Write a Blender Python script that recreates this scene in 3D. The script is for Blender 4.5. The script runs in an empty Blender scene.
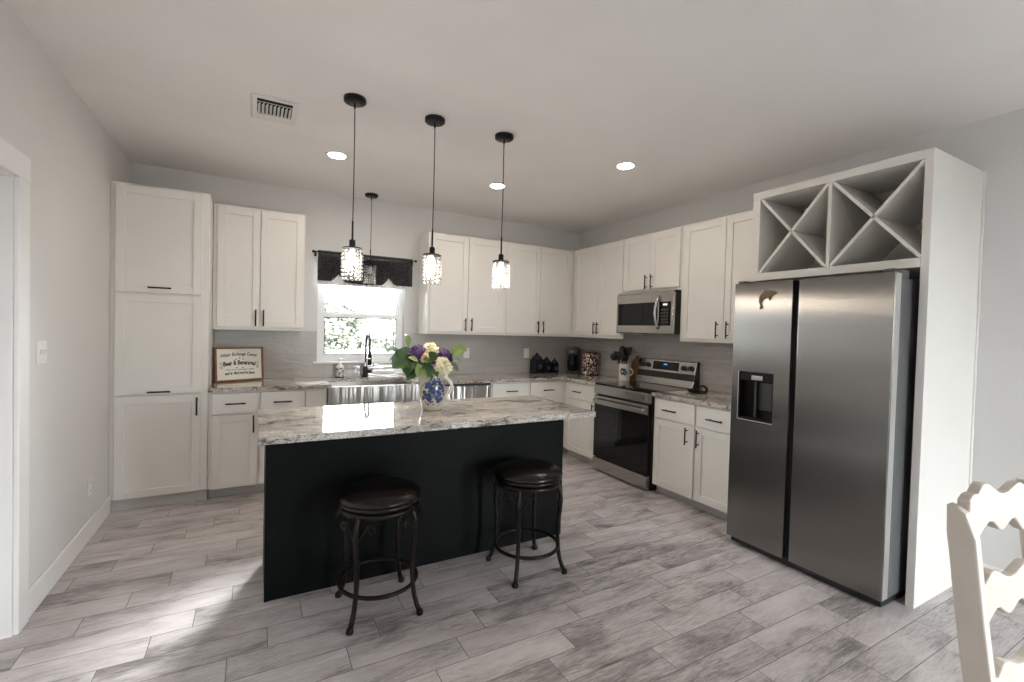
import bpy, bmesh, math, random
from mathutils import Vector, Matrix
random.seed(7)
PI = math.pi
C = bpy.context.scene.collection
scene = bpy.context.scene

# ------------------------------------------------------------------ camera
F, W, H = 462.2257, 1024, 682
yaw, pitch, roll = 0.5069, -0.022015, 0.0265
d = Vector((math.sin(yaw) * math.cos(pitch), math.cos(yaw) * math.cos(pitch), math.sin(pitch)))
r = Vector((math.cos(yaw), -math.sin(yaw), 0)); u = r.cross(d)
cr, sr = math.cos(roll), math.sin(roll)
right = r * cr + u * sr
up = -r * sr + u * cr
cam = bpy.data.cameras.new('camera'); co = bpy.data.objects.new('camera', cam); C.objects.link(co)
m = Matrix((right, up, -d)).transposed().to_4x4(); m.translation = Vector((-3.7614, -4.9889, 1.4215))
co.matrix_world = m
cam.sensor_fit = 'HORIZONTAL'; cam.sensor_width = 36.0; cam.lens = 36.0 * F / W; cam.clip_start = 0.05
scene.camera = co

# ------------------------------------------------------------------ sky, exposure
wd = bpy.data.worlds.new('sky'); scene.world = wd; wd.use_nodes = True
bgn = wd.node_tree.nodes['Background']
bgn.inputs[0].default_value = (0.92, 0.96, 1.0, 1); bgn.inputs[1].default_value = 17.0
sun = bpy.data.lights.new('hazy_sun', 'SUN'); sun.energy = 7.0; sun.angle = math.radians(12); sun.color = (1.0, 0.98, 0.97)
so = bpy.data.objects.new('hazy_sun', sun); C.objects.link(so); so.rotation_euler = Vector((-0.459 * 0.84, -0.889 * 0.84, -0.54)).to_track_quat('-Z', 'Y').to_euler()
vs = scene.view_settings
vs.view_transform = 'Standard'; vs.look = 'None'; vs.exposure = 1.15; vs.gamma = 1.0; vs.use_curve_mapping = False
CAN_E, BULB_E, PEND_W = 75.0, 3.0, 4.5
scene.cycles.max_bounces = 10; scene.cycles.diffuse_bounces = 5; scene.cycles.glossy_bounces = 5
scene.cycles.transmission_bounces = 8; scene.cycles.transparent_max_bounces = 12
scene.cycles.sample_clamp_indirect = 6.0

def portal(name, loc, sx, sy, target):
    l = bpy.data.lights.new(name, 'AREA'); l.shape = 'RECTANGLE'; l.size = sx; l.size_y = sy
    l.cycles.is_portal = True
    o = bpy.data.objects.new(name, l); C.objects.link(o); o.location = loc
    o.rotation_euler = Vector(target).to_track_quat('-Z', 'Y').to_euler()
XL, HC, YR = -4.694, 2.749, -7.9
portal('kitchen_window_daylight', (-2.78, 0.2, 1.6), 0.9, 1.1, (0, -1, 0))
portal('patio_daylight', (-0.8, YR - 0.2, 1.1), 1.0, 2.2, (0, 1, 0))
portal('side_window_daylight', (0.2, -6.45, 1.32), 1.9, 1.85, (-1, 0, 0))

# ------------------------------------------------------------------ materials
MATS = {}
def rgb(c): return (c[0], c[1], c[2], 1)
def mat(name, col, rough=0.5, metal=0.0, spec=0.5, coat=0.0, trans=0.0, emit=None, es=0.0, sheen=0.0):
    m = bpy.data.materials.new(name); m.use_nodes = True
    b = m.node_tree.nodes['Principled BSDF']
    b.inputs['Base Color'].default_value = rgb(col); b.inputs['Roughness'].default_value = rough
    b.inputs['Metallic'].default_value = metal; b.inputs['Specular IOR Level'].default_value = spec
    b.inputs['Coat Weight'].default_value = coat; b.inputs['Transmission Weight'].default_value = trans
    b.inputs['Sheen Weight'].default_value = sheen
    if emit: b.inputs['Emission Color'].default_value = rgb(emit); b.inputs['Emission Strength'].default_value = es
    MATS[name] = m
    return m
class N:
    def __init__(s, m): s.t = m.node_tree; s.b = s.t.nodes['Principled BSDF']
    def n(s, ty, **kw):
        x = s.t.nodes.new(ty)
        for k, v in kw.items(): setattr(x, k, v)
        return x
    def l(s, a, b): s.t.links.new(a, b)
    def put(s, sock, v):
        if hasattr(v, 'is_linked') or isinstance(v, bpy.types.NodeSocket): s.l(v, sock)
        else: sock.default_value = v
    def math(s, op, a, b=0.0, c=None):
        x = s.n('ShaderNodeMath', operation=op); s.put(x.inputs[0], a); s.put(x.inputs[1], b)
        if c is not None: s.put(x.inputs[2], c)
        return x.outputs[0]
    def coord(s, scale=(1, 1, 1), rot=(0, 0, 0), loc=(0, 0, 0), kind='Object'):
        t = s.n('ShaderNodeTexCoord'); mp = s.n('ShaderNodeMapping')
        mp.inputs['Scale'].default_value = scale; mp.inputs['Rotation'].default_value = rot; mp.inputs['Location'].default_value = loc
        s.l(t.outputs[kind], mp.inputs[0]); return mp.outputs[0]
    def noise(s, vec, scale, detail=4, rough=0.55, dist=0.0):
        x = s.n('ShaderNodeTexNoise'); s.l(vec, x.inputs['Vector']); x.inputs['Scale'].default_value = scale
        x.inputs['Detail'].default_value = detail; x.inputs['Roughness'].default_value = rough; x.inputs['Distortion'].default_value = dist
        return x.outputs['Fac']
    def ramp(s, f, stops):
        x = s.n('ShaderNodeValToRGB'); s.l(f, x.inputs[0]); e = x.color_ramp.elements
        while len(e) < len(stops): e.new(0.5)
        for i, (p, c) in enumerate(stops): e[i].position = p; e[i].color = rgb(c)
        return x.outputs[0]
    def mix(s, f, a, b, mode='MIX'):
        x = s.n('ShaderNodeMix', data_type='RGBA', blend_type=mode)
        s.put(x.inputs[0], f)
        for i, v in ((6, a), (7, b)):
            if isinstance(v, tuple): x.inputs[i].default_value = rgb(v)
            else: s.l(v, x.inputs[i])
        return x.outputs[2]
    def bump(s, h, strength=0.2, dist=0.01):
        x = s.n('ShaderNodeBump'); x.inputs['Strength'].default_value = strength; x.inputs['Distance'].default_value = dist
        s.l(h, x.inputs['Height']); s.l(x.outputs[0], s.b.inputs['Normal'])
    def base(s, c): s.l(c, s.b.inputs['Base Color'])

def paint(name, col, rough, sc=220, st=0.04):
    m = mat(name, col, rough); k = N(m); v = k.coord()
    f = k.noise(v, 1.3, 3); k.base(k.ramp(f, [(0.3, tuple(c * 0.97 for c in col)), (0.7, tuple(min(1, c * 1.03) for c in col))]))
    k.bump(k.noise(v, sc, 2), st, 0.002); return m
WALL = paint('wall_paint', (0.68, 0.668, 0.662), 0.75)
CEIL = paint('ceiling_paint', (0.84, 0.81, 0.795), 0.85)
TRIM = paint('trim_paint', (0.80, 0.78, 0.775), 0.4)
CAB = paint('cabinet_paint', (0.76, 0.735, 0.70), 0.38, 160, 0.02)
RACK = paint('rack_paint', (0.74, 0.72, 0.68), 0.45, 160, 0.02)
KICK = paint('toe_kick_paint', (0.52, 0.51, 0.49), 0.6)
VENT = paint('register_enamel', (0.74, 0.73, 0.71), 0.45)
ISLE = paint('island_paint', (0.0024, 0.0034, 0.0037), 0.5, 160, 0.03); ISLE.node_tree.nodes['Principled BSDF'].inputs['Specular IOR Level'].default_value = 0.12
BLACKM = mat('black_metal', (0.007, 0.007, 0.0075), 0.38, 0.2, 0.3)
BLACKP = mat('black_plastic', (0.012, 0.012, 0.013), 0.35)
DARK = mat('dark_void', (0.006, 0.006, 0.006), 0.8)
BRONZE = mat('dark_bronze', (0.016, 0.012, 0.009), 0.34, 0.6, 0.4)
CHROME = mat('brushed_nickel', (0.62, 0.62, 0.63), 0.18, 1.0)
BGLASS = mat('black_glass', (0.004, 0.0045, 0.005), 0.05, 0, 0.3)
PLATE = mat('white_plastic', (0.80, 0.79, 0.76), 0.35)
GRAYP = mat('gray_enamel', (0.13, 0.13, 0.135), 0.42, 0.3)
WHITEC = mat('white_ceramic', (0.78, 0.75, 0.69), 0.16)
LACE = mat('white_lace', (0.86, 0.86, 0.86), 0.85)
GREEN = mat('leaf_green', (0.055, 0.11, 0.03), 0.45)
GREENL = mat('pale_leaf_green', (0.20, 0.28, 0.08), 0.5)
EUCA = mat('gray_green_leaf', (0.10, 0.14, 0.10), 0.5)
PURPLE = mat('purple_petal', (0.045, 0.008, 0.10), 0.55)
CREAM = mat('cream_petal', (0.80, 0.72, 0.46), 0.6)
m = CREAM; k = N(m); k.base(k.ramp(k.noise(k.coord(), 70, 3, 0.6), [(0.35, (0.58, 0.50, 0.24)), (0.6, (0.86, 0.80, 0.58))]))
m = PURPLE; k = N(m); k.base(k.ramp(k.noise(k.coord(), 60, 3, 0.6), [(0.35, (0.012, 0.004, 0.03)), (0.65, (0.085, 0.018, 0.17))]))
PEACH = mat('peach_petal', (0.72, 0.45, 0.30), 0.6)
GOLD = mat('antique_gold', (0.10, 0.075, 0.045), 0.42, 0.6)
BLUEC = mat('cobalt_glaze', (0.005, 0.008, 0.022), 0.25)
VINYL = mat('window_vinyl', (0.82, 0.83, 0.85), 0.35)
GASKET = mat('sash_gasket', (0.12, 0.12, 0.13), 0.5)
BLUE_LED = mat('blue_display', (0.02, 0.05, 0.1), 0.4, emit=(0.10, 0.40, 1.0), es=0.6)
PALE_LED = mat('pale_display', (0.1, 0.12, 0.13), 0.4, emit=(0.6, 0.75, 0.8), es=0.7)
LENS = mat('lamp_lens', (0.9, 0.9, 0.85), 0.5, emit=(1.0, 0.90, 0.76), es=CAN_E)
BULB = mat('bulb_glow', (1, 0.95, 0.85), 0.4, emit=(1.0, 0.90, 0.76), es=BULB_E)
INK = mat('ink', (0.03, 0.03, 0.032), 0.7)
PAPER = mat('sign_board', (0.76, 0.74, 0.67), 0.7)

m = CRYSTAL = mat('crystal_glass', (1, 1, 1), 0.02, trans=1.0); m.node_tree.nodes['Principled BSDF'].inputs['IOR'].default_value = 1.5

def steel(name, col, rough, aniso, rot=0.0, streak=False):
    m = mat(name, col, rough, 1.0); k = N(m)
    b = k.b; b.inputs['Anisotropic'].default_value = aniso; b.inputs['Anisotropic Rotation'].default_value = rot
    t = k.n('ShaderNodeTangent', direction_type='RADIAL', axis='Z'); k.l(t.outputs[0], b.inputs['Tangent'])
    if streak: k.bump(k.noise(k.coord((1, 1, 0.04)), 9, 3, 0.6), 0.9, 0.02)
    return m
STEEL = steel('stainless_steel', (0.235, 0.224, 0.212), 0.26, 1.0)
STEELB = steel('bright_stainless', (0.42, 0.40, 0.385), 0.22, 0.7)
STEELV = steel('sink_stainless', (0.52, 0.50, 0.485), 0.30, 0.9, 0.25, True)

def thin_glass():
    m = bpy.data.materials.new('window_glass'); m.use_nodes = True; t = m.node_tree; t.nodes.clear()
    o = t.nodes.new('ShaderNodeOutputMaterial'); mx = t.nodes.new('ShaderNodeMixShader')
    a = t.nodes.new('ShaderNodeBsdfTransparent'); g = t.nodes.new('ShaderNodeBsdfGlossy'); fr = t.nodes.new('ShaderNodeFresnel')
    g.inputs['Roughness'].default_value = 0.02; a.inputs[0].default_value = (0.95, 0.97, 0.96, 1); fr.inputs[0].default_value = 1.45
    t.links.new(fr.outputs[0], mx.inputs[0]); t.links.new(a.outputs[0], mx.inputs[1]); t.links.new(g.outputs[0], mx.inputs[2]); t.links.new(mx.outputs[0], o.inputs[0])
    return m
GLASS = thin_glass()

def granite():
    m = mat('granite', (0.6, 0.56, 0.5), 0.035, 0, 0.5, 0.25); k = N(m)
    v = k.coord((1.0, 2.6, 2.6), (0, 0, 0.12))
    big = k.noise(v, 2.6, 7, 0.62, 0.9); mid = k.noise(k.coord((3.0, 8, 8)), 5.5, 8, 0.72, 1.2); fine = k.noise(k.coord(), 170, 2, 0.6)
    f = k.math('ADD', k.math('MULTIPLY', big, 0.42), k.math('MULTIPLY', mid, 0.58))
    c = k.ramp(f, [(0.385, (0.05, 0.038, 0.034)), (0.43, (0.19, 0.155, 0.135)), (0.465, (0.42, 0.38, 0.345)), (0.52, (0.57, 0.535, 0.495)), (0.62, (0.72, 0.69, 0.65))])
    sp = k.ramp(fine, [(0.36, (0.22, 0.19, 0.18)), (0.52, (1, 1, 1))])
    k.base(k.mix(0.75, c, sp, 'MULTIPLY')); return m
GRANITE = granite()

def floor_mat():
    m = mat('wood_look_tile', (0.4, 0.38, 0.37), 0.4); k = N(m)
    s = k.n('ShaderNodeSeparateXYZ'); k.l(k.coord(), s.inputs[0]); x, y = s.outputs[0], s.outputs[1]
    ry = k.math('DIVIDE', k.math('ADD', y, 3.505), 0.155); row = k.math('FLOOR', ry); fy = k.math('FRACT', ry)
    rx = k.math('DIVIDE', k.math('SUBTRACT', k.math('ADD', x, 2.02), k.math('MULTIPLY', row, 0.1525)), 0.61)
    col = k.math('FLOOR', rx); fx = k.math('FRACT', rx)
    dy = k.math('MULTIPLY', k.math('MINIMUM', fy, k.math('SUBTRACT', 1.0, fy)), 0.155)
    dx = k.math('MULTIPLY', k.math('MINIMUM', fx, k.math('SUBTRACT', 1.0, fx)), 0.61)
    e = k.math('MINIMUM', dx, dy); g = k.math('LESS_THAN', e, 0.0019)
    cb = k.n('ShaderNodeCombineXYZ'); k.l(row, cb.inputs[0]); k.l(col, cb.inputs[1])
    wn = k.n('ShaderNodeTexWhiteNoise', noise_dimensions='3D'); k.l(cb.outputs[0], wn.inputs[0]); rnd = wn.outputs[0]
    v = k.n('ShaderNodeCombineXYZ')
    k.l(k.math('ADD', k.math('MULTIPLY', x, 0.9), k.math('MULTIPLY', rnd, 37.0)), v.inputs[0]); k.l(k.math('MULTIPLY', y, 2.6), v.inputs[1]); k.l(k.math('MULTIPLY', rnd, 11.0), v.inputs[2])
    big = k.noise(v.outputs[0], 2.6, 4, 0.55, 0.6)
    v2 = k.n('ShaderNodeCombineXYZ'); k.l(k.math('ADD', x, k.math('MULTIPLY', rnd, 71.0)), v2.inputs[0]); k.l(k.math('MULTIPLY', y, 9.0), v2.inputs[1]); k.l(k.math('MULTIPLY', rnd, 5.0), v2.inputs[2])
    grain = k.noise(v2.outputs[0], 4.0, 8, 0.74, 3.2)
    v3 = k.n('ShaderNodeCombineXYZ'); k.l(k.math('ADD', k.math('MULTIPLY', x, 2.0), k.math('MULTIPLY', rnd, 23.0)), v3.inputs[0]); k.l(k.math('MULTIPLY', y, 45.0), v3.inputs[1]); k.l(k.math('MULTIPLY', rnd, 7.0), v3.inputs[2])
    lines = k.noise(v3.outputs[0], 3.2, 5, 0.7, 2.5)
    f = k.math('ADD', k.math('ADD', k.math('MULTIPLY', big, 0.40), k.math('MULTIPLY', grain, 0.32)), k.math('MULTIPLY', lines, 0.28)); f = k.math('ADD', f, k.math('MULTIPLY', k.math('SUBTRACT', rnd, 0.5), 0.06))
    c = k.ramp(f, [(0.35, (0.095, 0.082, 0.081)), (0.435, (0.29, 0.260, 0.258)), (0.50, (0.50, 0.456, 0.455)), (0.61, (0.66, 0.613, 0.612))])
    k.base(k.mix(g, c, (0.17, 0.155, 0.15)))
    k.l(k.math('MULTIPLY_ADD', f, 0.3, 0.24), k.b.inputs['Roughness'])
    h = k.math('ADD', k.math('MULTIPLY', f, 0.25), k.math('MULTIPLY', k.math('MINIMUM', k.math('MULTIPLY', e, 300.0), 1.0), 0.6)); k.bump(h, 0.35, 0.003)
    return m
FLOOR = floor_mat()

def tile_mat(name, axis):
    m = mat(name, (0.38, 0.37, 0.35), 0.06, 0, 0.6); k = N(m)
    s = k.n('ShaderNodeSeparateXYZ'); k.l(k.coord(), s.inputs[0])
    v = k.n('ShaderNodeCombineXYZ'); k.l(s.outputs[axis], v.inputs[0]); k.l(k.math('SUBTRACT', s.outputs[2], 0.905), v.inputs[1])
    br = k.n('ShaderNodeTexBrick'); k.l(v.outputs[0], br.inputs['Vector'])
    br.inputs['Scale'].default_value = 1.0; br.inputs['Brick Width'].default_value = 0.3; br.inputs['Row Height'].default_value = 0.0765
    br.inputs['Mortar Size'].default_value = 0.0016; br.inputs['Mortar Smooth'].default_value = 0.3; br.inputs['Bias'].default_value = 0
    br.inputs['Color1'].default_value = (0.43, 0.41, 0.39, 1); br.inputs['Color2'].default_value = (0.47, 0.45, 0.43, 1); br.inputs['Mortar'].default_value = (0.38, 0.36, 0.34, 1)
    k.base(br.outputs['Color'])
    w = k.noise(k.coord((5, 5, 17)), 1.5, 3, 0.5, 0.5)
    h = k.math('ADD', k.math('MULTIPLY', w, 1.0), k.math('MULTIPLY', br.outputs['Fac'], -0.35)); k.bump(h, 0.75 if axis else 0.16, 0.03)
    b = k.b; b.inputs['Coat Weight'].default_value = 1.0; b.inputs['Coat Roughness'].default_value = 0.03; b.inputs['Coat IOR'].default_value = 1.6
    k.l(b.inputs['Normal'].links[0].from_socket, b.inputs['Coat Normal'])
    return m
TILEX = tile_mat('gray_glazed_tile', 0); TILEY = tile_mat('gray_glazed_tile_side', 1)

m = LEATHER = mat('dark_leather', (0.006, 0.0035, 0.003), 0.27, 0, 0.4); k = N(m); k.bump(k.noise(k.coord(), 120, 3), 0.12, 0.002)
def grainwood(name, a, b, sc, rough=0.5):
    m = mat(name, a, rough); k = N(m); k.base(k.ramp(k.noise(k.coord(sc), 3, 4, 0.6, 1.0), [(0.35, a), (0.65, b)])); return m
FRAMEW = grainwood('walnut_frame', (0.16, 0.065, 0.025), (0.30, 0.14, 0.06), (3, 20, 20))
BOARD = grainwood('cutting_board_wood', (0.15, 0.065, 0.025), (0.28, 0.13, 0.055), (20, 20, 3))
m = CHAIRW = mat('antique_white_paint', (0.62, 0.55, 0.48), 0.42); k = N(m)
k.base(k.ramp(k.noise(k.coord(), 9, 5, 0.7), [(0.255, (0.16, 0.12, 0.09)), (0.275, (0.52, 0.455, 0.40)), (0.7, (0.57, 0.505, 0.45))]))
m = CURTAIN = mat('black_sheer', (0.012, 0.012, 0.014), 0.9); k = N(m)
k.bump(k.noise(k.coord((300, 300, 300)), 1, 2), 0.3, 0.002); k.l(k.math('MULTIPLY_ADD', k.noise(k.coord((40, 40, 260)), 1.0, 2), 0.25, 0.78), k.b.inputs['Alpha'])
m = WOVEN = mat('woven_copper', (0.3, 0.2, 0.15), 0.3, 0.35); k = N(m)
vo = k.n('ShaderNodeTexVoronoi', feature='F1'); k.l(k.coord((1, 1, 0.55)), vo.inputs['Vector']); vo.inputs['Scale'].default_value = 62
k.base(k.ramp(vo.outputs['Distance'], [(0.28, (0.78, 0.66, 0.60)), (0.46, (0.42, 0.25, 0.19)), (0.62, (0.03, 0.02, 0.018))])); k.bump(vo.outputs['Distance'], 0.5, -0.006)
def motif(name, base, ink, sc, center, rad, thr):
    # hand-painted blotchy floral medallion on the pot's own glaze
    m = mat(name, base, 0.14); k = N(m); t = k.n('ShaderNodeTexCoord')
    dn = k.n('ShaderNodeVectorMath', operation='DISTANCE'); k.l(t.outputs['Object'], dn.inputs[0]); dn.inputs[1].default_value = center
    vo = k.n('ShaderNodeTexVoronoi', feature='SMOOTH_F1'); k.l(t.outputs['Object'], vo.inputs['Vector']); vo.inputs['Scale'].default_value = sc
    nz = k.noise(t.outputs['Object'], sc * 0.55, 3, 0.6, 1.2)
    fade = k.math('SUBTRACT', 1.0, k.math('DIVIDE', dn.outputs['Value'], rad))
    f = k.math('ADD', k.math('MULTIPLY', nz, 1.0), k.math('MULTIPLY', k.math('MINIMUM', fade, 0.35), 0.75))
    inside = k.math('GREATER_THAN', fade, 0.0)
    g = k.math('MULTIPLY', k.math('GREATER_THAN', f, thr), inside)
    k.base(k.mix(g, base, k.ramp(vo.outputs['Distance'], [(0.2, ink), (0.6, tuple(c * 2.6 + 0.02 for c in ink))]))); return m
def foliage(name, a, b):
    m = mat(name, a, 0.8); k = N(m); k.base(k.ramp(k.noise(k.coord(), 1.5, 6, 0.75), [(0.35, a), (0.65, b)])); return m
BUSH = foliage('bush_foliage', (0.060, 0.066, 0.046), (0.095, 0.095, 0.075))
FIELD = foliage('dry_grass', (0.042, 0.040, 0.031), (0.06, 0.058, 0.046))

# ------------------------------------------------------------------ mesh helpers
def wloc(o):
    v = Vector((0, 0, 0))
    while o: v += o.location; o = o.parent
    return v
class FR:
    """Frame on a wall: u along the wall, d out of it."""
    def __init__(s, kind): s.k = kind
    def p(s, u, d, z): return Vector((u, -d, z)) if s.k == 'back' else (Vector((-d, u, z)) if s.k == 'right' else Vector((XL + d, u, z)))
BK, RT, LF = FR('back'), FR('right'), FR('left')
class MB:
    def __init__(s): s.bm = bmesh.new(); s.mi = 0
    def verts(s, ps): return [s.bm.verts.new(p) for p in ps]
    def face(s, vs, smooth=False):
        try: f = s.bm.faces.new(vs)
        except ValueError: return None
        f.material_index = s.mi; f.smooth = smooth; return f
    def hexa(s, ps):
        v = s.verts(ps)
        for q in ((0, 3, 2, 1), (4, 5, 6, 7), (0, 1, 5, 4), (1, 2, 6, 5), (2, 3, 7, 6), (3, 0, 4, 7)): s.face([v[i] for i in q])
        return s
    def box(s, x0, x1, y0, y1, z0, z1):
        return s.hexa([(x0, y0, z0), (x1, y0, z0), (x1, y1, z0), (x0, y1, z0), (x0, y0, z1), (x1, y0, z1), (x1, y1, z1), (x0, y1, z1)])
    def fbox(s, f, u0, u1, d0, d1, z0, z1):
        return s.hexa([f.p(u0, d0, z0), f.p(u1, d0, z0), f.p(u1, d1, z0), f.p(u0, d1, z0), f.p(u0, d0, z1), f.p(u1, d0, z1), f.p(u1, d1, z1), f.p(u0, d1, z1)])
    def tube(s, pts, rad, n=10, closed=False, caps=True):
        pts = [Vector(p) for p in pts]; R = rad if isinstance(rad, (list, tuple)) else [rad] * len(pts); L = len(pts); rings = []
        up = None
        for i, p in enumerate(pts):
            a = pts[i - 1] if (i > 0 or closed) else p; b = pts[(i + 1) % L] if (i < L - 1 or closed) else p
            t = (b - a).normalized()
            if up is None: up = Vector((0, 0, 1)) if abs(t.z) < 0.9 else Vector((1, 0, 0))
            side = t.cross(up).normalized(); up = side.cross(t).normalized()
            rings.append(s.verts([p + side * (R[i] * math.cos(2 * PI * j / n)) + up * (R[i] * math.sin(2 * PI * j / n)) for j in range(n)]))
        for i in range(L if closed else L - 1):
            A, B = rings[i], rings[(i + 1) % L]
            for j in range(n): s.face([A[j], A[(j + 1) % n], B[(j + 1) % n], B[j]], True)
        if caps and not closed: s.face(rings[0][::-1]); s.face(rings[-1])
        return s
    def lathe(s, prof, c=(0, 0, 0), n=28, smooth=True, axis='z', close=True):
        c = Vector(c); rings = []
        def P(rr, h, a):
            x, y = rr * math.cos(a), rr * math.sin(a)
            return c + (Vector((x, y, h)) if axis == 'z' else Vector((x, h, y)) if axis == 'y' else Vector((h, x, y)))
        for rr, h in prof:
            if rr < 1e-6: rings.append([s.bm.verts.new(P(0, h, 0))])
            else: rings.append(s.verts([P(rr, h, 2 * PI * j / n) for j in range(n)]))
        for A, B in zip(rings, rings[1:]):
            for j in range(n):
                a0, a1 = A[j % len(A)], A[(j + 1) % len(A)]; b0, b1 = B[j % len(B)], B[(j + 1) % len(B)]
                q = []
                for v in (a0, a1, b1, b0):
                    if v not in q: q.append(v)
                if len(q) > 2: s.face(q, smooth)
        return s
    def prism(s, outline, ext, smooth=False):
        A = [Vector(p) for p in outline]; e = Vector(ext); a = s.verts(A); b = s.verts([p + e for p in A])
        s.face(a[::-1]); s.face(b); n = len(a)
        for i in range(n): s.face([a[i], a[(i + 1) % n], b[(i + 1) % n], b[i]], smooth)
        return s
    def sphere(s, c, rx, ry=None, rz=None, n=14, k=9, jit=0.0):
        ry = rx if ry is None else ry; rz = rx if rz is None else rz; c = Vector(c); rows = []
        for i in range(k + 1):
            th = PI * i / k
            if i in (0, k): rows.append([s.bm.verts.new(c + Vector((0, 0, rz * math.cos(th))))])
            else:
                rows.append(s.verts([c + Vector((rx * math.sin(th) * math.cos(2 * PI * j / n), ry * math.sin(th) * math.sin(2 * PI * j / n), rz * math.cos(th))) * (1 + random.uniform(-jit, jit)) for j in range(n)]))
        for A, B in zip(rows, rows[1:]):
            for j in range(n):
                q = []
                for v in (A[j % len(A)], A[(j + 1) % len(A)], B[(j + 1) % len(B)], B[j % len(B)]):
                    if v not in q: q.append(v)
                if len(q) > 2: s.face(q, True)
        return s
    def grid(s, P, smooth=True):
        R = [s.verts(row) for row in P]
        for A, B in zip(R, R[1:]):
            for j in range(len(A) - 1): s.face([A[j], A[j + 1], B[j + 1], B[j]], smooth)
        return s
    def build(s, name, mats, parent=None, bevel=0.0, seg=2, recalc=True, local=False, solid=0.0):
        if recalc: bmesh.ops.recalc_face_normals(s.bm, faces=s.bm.faces[:])
        if parent is not None and not local:
            off = wloc(parent)
            for v in s.bm.verts: v.co -= off
        me = bpy.data.meshes.new(name); s.bm.to_mesh(me); s.bm.free()
        for mm in (mats if isinstance(mats, (list, tuple)) else [mats]): me.materials.append(mm)
        o = bpy.data.objects.new(name, me); C.objects.link(o)
        if parent is not None: o.parent = parent
        if bevel:
            b = o.modifiers.new('bevel', 'BEVEL'); b.width = bevel; b.segments = seg; b.limit_method = 'ANGLE'; b.angle_limit = 0.7
        if solid:
            b = o.modifiers.new('solid', 'SOLIDIFY'); b.thickness = solid; b.offset = 0
        return o
def tag(o, label, cat, group=None):
    o['label'] = label; o['category'] = cat
    if group: o['group'] = group
    return o
def struct(o): o['kind'] = 'structure'; return o
def thing(name, loc, label, cat, group=None):
    o = bpy.data.objects.new(name, None); o.empty_display_size = 0.05; C.objects.link(o); o.location = loc
    return tag(o, label, cat, group)
def dup(o, loc, label, rotz=0.0):
    def cp(x, par):
        c = x.copy(); C.objects.link(c); c.parent = par
        for ch in x.children: cp(ch, c)
        return c
    c = cp(o, None); c.location = loc; c.rotation_euler = (0, 0, rotz); c['label'] = label; return c

# ------------------------------------------------------------------ room shell
struct(MB().box(XL - 0.3, 0.3, YR - 0.3, 0.15, -0.12, 0.0).build('floor', FLOOR))
struct(MB().box(XL - 0.3, 0.3, YR - 0.3, 0.15, HC, HC + 0.12).build('ceiling', CEIL))
WX0, WX1, WZ0, WZ1 = -3.222, -2.345, 1.045, 2.12
b = MB(); b.box(XL - 0.15, WX0, 0, 0.15, 0, HC); b.box(WX1, 0.15, 0, 0.15, 0, HC); b.box(WX0, WX1, 0, 0.15, 0, WZ0); b.box(WX0, WX1, 0, 0.15, WZ1, HC)
struct(b.build('wall_back', WALL))
b = MB(); b.box(0, 0.15, -5.5, 0, 0, HC); b.box(0, 0.15, YR, -7.4, 0, HC); b.box(0, 0.15, -7.4, -5.5, 0, 0.4); b.box(0, 0.15, -7.4, -5.5, 2.25, HC)
struct(b.build('wall_right', WALL))
DY0, DY1, DZ = -2.135, -2.96, 2.052
b = MB(); b.box(XL - 0.13, XL, DY0, 0, 0, HC); b.box(XL - 0.13, XL, YR, DY1, 0, HC); b.box(XL - 0.13, XL, DY1, DY0, DZ, HC)
struct(b.build('wall_left', WALL))
b = MB(); b.box(XL - 0.13, -1.3, YR - 0.15, YR, 0, HC); b.box(-0.3, 0.15, YR - 0.15, YR, 0, HC); b.box(-1.3, -0.3, YR - 0.15, YR, 2.2, HC)
struct(b.build('wall_rear', WALL))
# rear patio door and side window frames (behind the camera; they light and mirror in the room)
b = MB()
for x in (-1.3, -0.36): b.box(x, x + 0.06, YR - 0.09, YR - 0.03, 0, 2.2)
b.box(-1.3, -0.3, YR - 0.09, YR - 0.03, 2.14, 2.2); b.box(-1.3, -0.3, YR - 0.09, YR - 0.03, 0, 0.09)
w2 = struct(b.build('window_2', VINYL))
MB().box(-1.25, -0.35, YR - 0.065, YR - 0.06, 0.09, 2.14).build('glass_pane', GLASS, w2)
b = MB()
for y in (-7.4, -6.48, -5.56): b.box(0.04, 0.1, y, y + 0.06, 0.4, 2.25)
b.box(0.04, 0.1, -7.4, -5.5, 2.19, 2.25); b.box(0.04, 0.1, -7.4, -5.5, 0.4, 0.47)
w3 = struct(b.build('window_3', VINYL))
MB().box(0.068, 0.073, -7.35, -5.55, 0.47, 2.19).build('glass_pane', GLASS, w3)

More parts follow.
